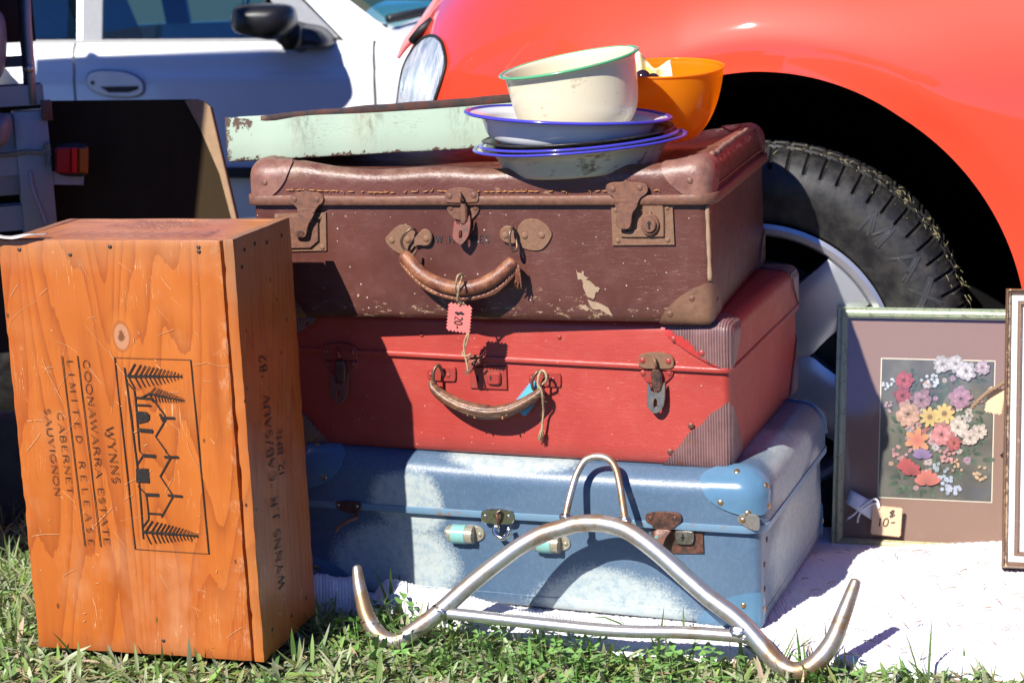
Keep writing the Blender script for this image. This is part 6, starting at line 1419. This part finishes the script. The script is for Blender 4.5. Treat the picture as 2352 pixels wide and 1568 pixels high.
tbox('cage_panel',-900,-260,52,150,-1.5,-.03,TRK)
BO=simple('zinc_bolt',(.45,.43,.40),.3,.9); V,F=dome(.0075,.006,12); o=obj('bolt',V,F,BO,TL,smooth=True); o.location=Vector(tp(67,158,.026)); o.rotation_euler=(R(90),0,0)
LT=tbox('latch',95,228,115,275,.0,.03,MT['rust_dark'])
V,F=prism([tuple(tp(x,y)[[0,2]]) for x,y in((122,334),(196,328),(201,345),(200,392),(190,402),(140,400),(122,388))],-.02,.035,lambda X,Z,o:(X,-o,Z),.004,sm=1); TLt=obj('tail_light',V,F,BLK,TL,smooth=True,angle=40)
for nm,x0,x1,c_ in(('red_lens',124,158,(.30,.004,.004)),('red_lens',158,174,(.55,.010,.008)),('amber_lens',176,198,(.34,.09,.006))):
    V,F=prism([tuple(tp(x,y)[[0,2]]) for x,y in((x0,336),(x1,333),(x1,394),(x0,392))],.034,.042,lambda X,Z,o:(X,-o,Z),.003); obj(nm,V,F,simple(nm,c_,.25,sc=300),TLt,smooth=True,angle=40)
V,F=prism([tuple(tp(x,y)[[0,2]]) for x,y in((114,392),(193,400),(192,425),(116,424))],-.005,.004,lambda X,Z,o:(X,-o,Z),.001); obj('light_bracket',V,F,GAL,TLt)
for xx in(-.5,): 
    V,F=lathe([(.02,0),(.17,.0),(.25,-.005),(.27,.03),(.27,.14),(.02,.14)],40); V=[(z-.12,y+1.0,x+gz(-1,4)+.27) for x,y,z in V]; obj('wheel',V,F,RBM,TL,smooth=True,angle=40)
tw=lambda x,y,o: TL.wor(tp(x,y,o))
RPB=NB('blue_yellow_rope'); wv=RPB.wave(90,0,0,1,RPB.map((1,1,1),rot=(0,.6,0))); RPM=RPB.fin(RPB.mix(RPB.mr(wv,.45,.55),(.03,.10,.30),(.42,.34,.05)),.7)
strand('rope','thin blue and yellow rope tied across the trailer tailgate',[tw(-60,360,.02),tw(10,356,.022),tw(60,349,.024),tw(100,349,.026),tw(108,330,.028),tw(112,355,.03),tw(110,380,.026)],.004,RPM,catg='rope',tw=60)
strand('rope','loose pale blue cord drooping down the trailer corner post',[tw(68,395,.02),tw(72,425,.022),tw(84,460,.022),tw(96,490,.02),tw(104,515,.018)],.0025,simple('pale_cord',(.30,.36,.45),.7),catg='rope',tw=60)
def blob(name,label,catg,k,pts,y,dep,mat):
    L=chaikin([tuple(at_y(k,x,y_,y)[[0,2]]) for x,y_ in pts],2); c_=np.mean(L,0); V=[];F=[];N_=len(L)
    for sc_,dy in((.35,-dep),(.7,-dep*.8),(.93,-dep*.4),(1,0),(.9,dep*.6)):
        for q in L: r_=c_+(np.array(q)-c_)*sc_; V.append((r_[0],y+dy+.006*fnoise((r_[0],0,r_[1]),30),r_[1]))
    for i in range(4):
        for k_ in range(N_): F.append((i*N_+k_,i*N_+(k_+1)%N_,(i+1)*N_+(k_+1)%N_,(i+1)*N_+k_))
    F.append(tuple(range(N_))); F.append(tuple(4*N_+k_ for k_ in range(N_))); o=obj(name,V,F,mat,None,smooth=True,angle=50); tagthing(o,label,catg); return o
PLB=simple('shade_toned_plastic',(.15,.165,.20),.45,var=.12,sc=15)  # pale plastic toned down, so shade on bag and tub sits in the colour
blob('plastic_bag','pale lilac plastic bag hung over the trailer tailgate','bag','v',[(-60,260),(-10,256),(18,264),(27,280),(24,310),(14,335),(-20,345),(-60,340)],3.05,.03,PLB)
blob('plastic_tub','pale mauve rounded plastic tub in the trailer cage','tub','v',[(-90,10),(-30,0),(2,30),(9,80),(8,140),(0,185),(-40,215),(-90,220)],3.05,.05,PLB)
# weathered plank at the lower left, under the trailer
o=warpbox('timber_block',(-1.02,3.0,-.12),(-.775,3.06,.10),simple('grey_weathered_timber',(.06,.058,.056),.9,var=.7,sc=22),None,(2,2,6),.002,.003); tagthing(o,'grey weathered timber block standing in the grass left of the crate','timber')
# ------------------------------------------------------------------ unseen blockers added left of the frame to shade trailer, board and white door
def canvas(name,label,ctg,pts,th,mat,poles):
    T=Thing(name,label,ctg,np.eye(4)); P=[np.array(p,float) for p in pts]; quad('shade_sheet',P,mat,T,th)
    for a,b in poles: V,F=tube([a,b],.02,8); obj('pole',V,F,GAL,T,smooth=True)
    return T
CVM=simple('cream_canvas',(.55,.52,.46),.85,var=.08,sc=8)
XK=-1.78
def back(x,y,Y,X):
    p=at_y('v',x,y,Y); t=(p[0]-X)/SUNDIR[0]; return p-SUNDIR*t
K1=back(195,112,5.4,XK); K2=back(640,128,5.4,XK); K3=back(742,140,5.4,XK); K4=back(775,250,5.4,XK)
d_=(K4-K3)/np.linalg.norm(K4-K3); t_g=(K3[2]+.2)/-d_[2] if d_[2]<0 else 1; K5=K3+d_*t_g; e_=(K1-K2)/np.linalg.norm(K1-K2); K0=K1+e_*1.2
canvas('shade_screen','unseen cream canvas screen on poles, added to shade the white car door','screen',[back(856,520,5.4,XK),K4,K3,K2,K1,back(60,112,5.4,XK),back(60,520,5.4,XK)],.01,CVM,[((XK-.02,K3[1],-.3),tuple(K3)),((XK-.02,K1[1],-.3),tuple(K1))])  # added out of view, outline traced back from the door's shade edges
WD=Thing('shade_wardrobe','unseen tall wooden cabinet added beyond the left edge to shade trailer and board','shade_wardrobe',frame((-1.30,2.765,gz(-1.3,2.765)),0))  # added out of view only for the shade on trailer and board
OW=simple('old_brown_wood',(.14,.08,.045),.5,sc=12)
warpbox('carcass',(-.30,-.24,.06),(.28,.24,1.62),OW,WD,(1,1,1),0,.004); warpbox('door',(-.29,-.262,.1),(-.012,-.243,1.58),OW,WD,(1,1,1),0,.004); warpbox('door',(-.008,-.262,.1),(.27,-.243,1.58),OW,WD,(1,1,1),0,.004); warpbox('cornice',(-.33,-.28,1.622),(.31,.26,1.68),OW,WD,(1,1,1),0,.008)
# trees on the camera's side, seen only as reflections in paint and glass
LFM=simple('leaf_green',(.05,.085,.028),.6,var=.5,sc=2); TKM=simple('bark',(.11,.08,.055),.9)
lfv=[];
for i in range(420):
    a=random.uniform(0,2*PI);u=random.uniform(-1,1);r_=random.random()**.4; q=math.sqrt(1-u*u); lfv.append((r_*q*math.cos(a)*2.6,r_*q*math.sin(a)*2.6,4.2+r_*u*2.3))
tm_=MB()
for p in lfv:
    nrm=Vector((random.gauss(0,1),random.gauss(0,1),random.gauss(0,1))).normalized(); a_=nrm.orthogonal().normalized(); b_=nrm.cross(a_); s_=random.uniform(.3,.6); c_=Vector(p)
    b=len(tm_.V); tm_.V+=[tuple(c_+a_*s_),tuple(c_+b_*s_*.7),tuple(c_-a_*s_),tuple(c_-b_*s_*.7)]; tm_.F.append((b,b+1,b+2,b+3))
cme=mesh('crown',tm_.V,tm_.F,LFM); V,F=tube([(0,0,-.3),(0.05,0,1.5),(0,.1,3.2),(.1,0,4.6)],[.24,.19,.14,.06],9); tme=mesh('trunk',V,F,TKM,smooth=True)
for i,(x,y,s_) in enumerate(((-9,-23,1.2),(5,-25,1.15),(17,-17,1.2))):
    e=bpy.data.objects.new('broadleaf_tree',None); COL.objects.link(e); e.location=(x,y,0); e.scale=(s_,)*3; e.rotation_euler=(0,0,i*1.3); tagthing(e,'green leafy tree far behind the camera position','tree','trees behind the viewer')
    for nm,me in(('crown',cme),('trunk',tme)): o=bpy.data.objects.new(nm,me); COL.objects.link(o); o.parent=e
# ------------------------------------------------------------------ grass
def blades(name,N,sampler,mat,lmin,lmax,wmin,wmax,lay,colfn,seed=1):
    rg=np.random.default_rng(seed); X,Y=sampler(N,rg); N=len(X)
    Z=np.array([gz(x,y) for x,y in zip(X,Y)])-.004
    L=rg.uniform(lmin,lmax,N)*(.6+.8*rg.random(N)); W_=rg.uniform(wmin,wmax,N); A=rg.uniform(0,2*PI,N); TH=np.clip(rg.normal(lay,.40,N),.05,1.5); BE=rg.normal(.55,.5,N); TWi=rg.normal(0,.7,N); sg=5
    t=np.linspace(0,1,sg); P=np.zeros((N,sg,3)); P[:,0]=np.stack([X,Y,Z],1)
    for k in range(1,sg):
        th=np.clip(TH+BE*t[k]*1.5,0,2.0); st=L/(sg-1); P[:,k,0]=P[:,k-1,0]+np.cos(A)*np.sin(th)*st; P[:,k,1]=P[:,k-1,1]+np.sin(A)*np.sin(th)*st; P[:,k,2]=np.maximum(P[:,k-1,2]+np.cos(th)*st,Z+.002*rg.random(N))
    side_=np.stack([-np.sin(A),np.cos(A),np.zeros(N)],1); V=np.zeros((N,sg,3,3))
    wt=np.array([.75,1,.95,.65,.06])
    for k in range(sg):
        tw=TWi*t[k]; sd=side_*np.cos(tw)[:,None]+np.array([0,0,1])*np.sin(tw)[:,None]; w_=(W_*wt[k]/2)[:,None]
        V[:,k,0]=P[:,k]-sd*w_; V[:,k,1]=P[:,k]-np.array([0,0,1])*w_*.35; V[:,k,2]=P[:,k]+sd*w_
    nv=sg*3; idx=np.arange(N)[:,None]*nv; fs=[]
    for k in range(sg-1):
        for s_ in(0,1): a=k*3+s_; fs.append(np.concatenate([idx+a,idx+a+1,idx+a+4,idx+a+3],1))
    Fq=np.stack(fs,1).reshape(-1,4)
    me=bpy.data.meshes.new(name); me.vertices.add(N*nv); me.vertices.foreach_set('co',V.reshape(-1)); me.loops.add(Fq.size); me.loops.foreach_set('vertex_index',Fq.reshape(-1).astype(np.int32)); me.polygons.add(len(Fq)); me.polygons.foreach_set('loop_start',np.arange(0,Fq.size,4,dtype=np.int32)); me.polygons.foreach_set('use_smooth',np.ones(len(Fq),bool)); me.update()
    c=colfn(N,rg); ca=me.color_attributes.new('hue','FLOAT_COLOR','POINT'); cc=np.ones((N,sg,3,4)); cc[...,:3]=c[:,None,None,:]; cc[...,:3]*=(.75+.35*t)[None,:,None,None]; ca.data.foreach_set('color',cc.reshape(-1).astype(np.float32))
    me.materials.append(mat); o=bpy.data.objects.new(name,me); COL.objects.link(o); o['kind']='stuff'; return o
n=NB('grass_blade'); at=n.n('VertexColor'); at.layer_name='hue'; n.fin(at.outputs[0],.42,0,.4)
trl=n.n('BsdfTranslucent'); hs_=n.mix(.5,at.outputs[0],(.24,.34,.05)); n.t.links.new(hs_,trl.inputs[0]); mxs=n.n('MixShader'); mxs.inputs[0].default_value=.30; n.t.links.new(n.b.outputs[0],mxs.inputs[1]); n.t.links.new(trl.outputs[0],mxs.inputs[2]); n.t.links.new(mxs.outputs[0],n.out.inputs[0]); GRS=n.m
def ok(X,Y,m=0):
    y0=np.interp(X,fx,fy); inrug=(Y>y0+.006-m)&(X>-.27)&(Y<2.6)
    c,s_=math.cos(-.27772),math.sin(-.27772); dx,dy=X-WC.M[0,3],Y-WC.M[1,3]; lx=dx*c+dy*s_; ly=-dx*s_+dy*c
    return ~inrug&~((abs(lx)<cw/2-.004)&(abs(ly)<cdp/2-.003))
def samp(x0,x1,y0,y1):
    def f(N,rg):
        X=rg.uniform(x0,x1,N);Y=rg.uniform(y0,y1,N); k=ok(X,Y); return X[k],Y[k]
    return f
def gcol(N,rg):
    k=rg.random(N); g=rg.uniform(.65,1.25,N)[:,None]; green=np.stack([.19+.09*rg.random(N),.31+.10*rg.random(N),.085+.04*rg.random(N)],1); straw=np.stack([.44+.1*rg.random(N),.36+.08*rg.random(N),.22+.06*rg.random(N)],1); pale=np.stack([.36+.08*rg.random(N),.41+.07*rg.random(N),.23+.05*rg.random(N)],1)
    return np.where((k<.09)[:,None],straw,np.where((k<.50)[:,None],pale,green))*g
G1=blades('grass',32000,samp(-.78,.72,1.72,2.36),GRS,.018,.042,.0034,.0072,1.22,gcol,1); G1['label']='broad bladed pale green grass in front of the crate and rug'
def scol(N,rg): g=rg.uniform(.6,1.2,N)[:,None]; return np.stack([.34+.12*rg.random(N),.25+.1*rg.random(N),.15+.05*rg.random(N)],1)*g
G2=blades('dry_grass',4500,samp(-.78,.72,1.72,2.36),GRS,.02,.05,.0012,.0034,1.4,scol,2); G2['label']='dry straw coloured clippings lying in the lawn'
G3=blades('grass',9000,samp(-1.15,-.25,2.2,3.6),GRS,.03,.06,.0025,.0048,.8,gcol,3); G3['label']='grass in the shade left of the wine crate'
def tuft(N,rg):
    cs=[at_z('9',560,1120,.0),at_z('9',640,1130,0),at_z('v',2150,1560,0),at_z('B',1180,1400,.01),at_z('B',500,1330,.01),at_z('B',1980,1280,0),at_z('9',480,1250,0),at_z('10',780,1300,0),at_z('10',1560,1440,0),at_z('12',500,1420,0)]
    X=[];Y=[]
    for c in cs: X+=list(rg.normal(c[0],.014,N//len(cs)));Y+=list(rg.normal(c[1]-.01,.010,N//len(cs)))
    return np.array(X),np.array(Y)
def fcol(N,rg): g=rg.uniform(.7,1.2,N)[:,None]; return np.stack([.085+.05*rg.random(N),.17+.06*rg.random(N),.03+.02*rg.random(N)],1)*g
G4=blades('grass_tuft',190,tuft,GRS,.04,.07,.0028,.0050,.55,fcol,4); G4['label']='taller fresh green blades rising in front of the steel frame and rug'
mb=MB(); rg=random.Random(5)                          # clover
for i in range(230):
    x=rg.gauss(.03,.17); y=np.interp(x,fx,fy)-abs(rg.gauss(.06,.09))-.004; z=gz(x,y)+rg.uniform(.012,.03); rr=rg.uniform(.006,.0105); a0_=rg.uniform(0,6.28); tl=(rg.gauss(0,.4),rg.gauss(-.3,.4))
    for k in range(3):
        a=a0_+2*PI*k/3; b=len(mb.V); mb.V.append((x,y,z))
        for q in range(7):
            t=-1+2*q/6; l=rr*(1.05-.20*abs(t)**2-.12*(1-abs(t))**3); an=a+t*.62*(1-.15*abs(t)); X_,Y_=l*math.cos(an)*(1.25),l*math.sin(an)*1.25; mb.V.append((x+X_,y+Y_,z+X_*tl[0]+Y_*tl[1]+.0012*abs(t)))
        for q in range(6): mb.F.append((b,b+1+q,b+2+q))
    mb.tube([(x,y,z),(x+.002,y+.002,gz(x,y)-.003)],.0005,3,caps=False)
n=NB('clover_leaf'); f=n.noise(70,2); CLM=n.fin(n.mix(f,(.12,.27,.055),(.19,.36,.09)),.45)
o=mb.obj('clover',CLM,None,recalc=False); o['kind']='stuff'; o['label']='three leaved clover growing in the grass before the steel frame'
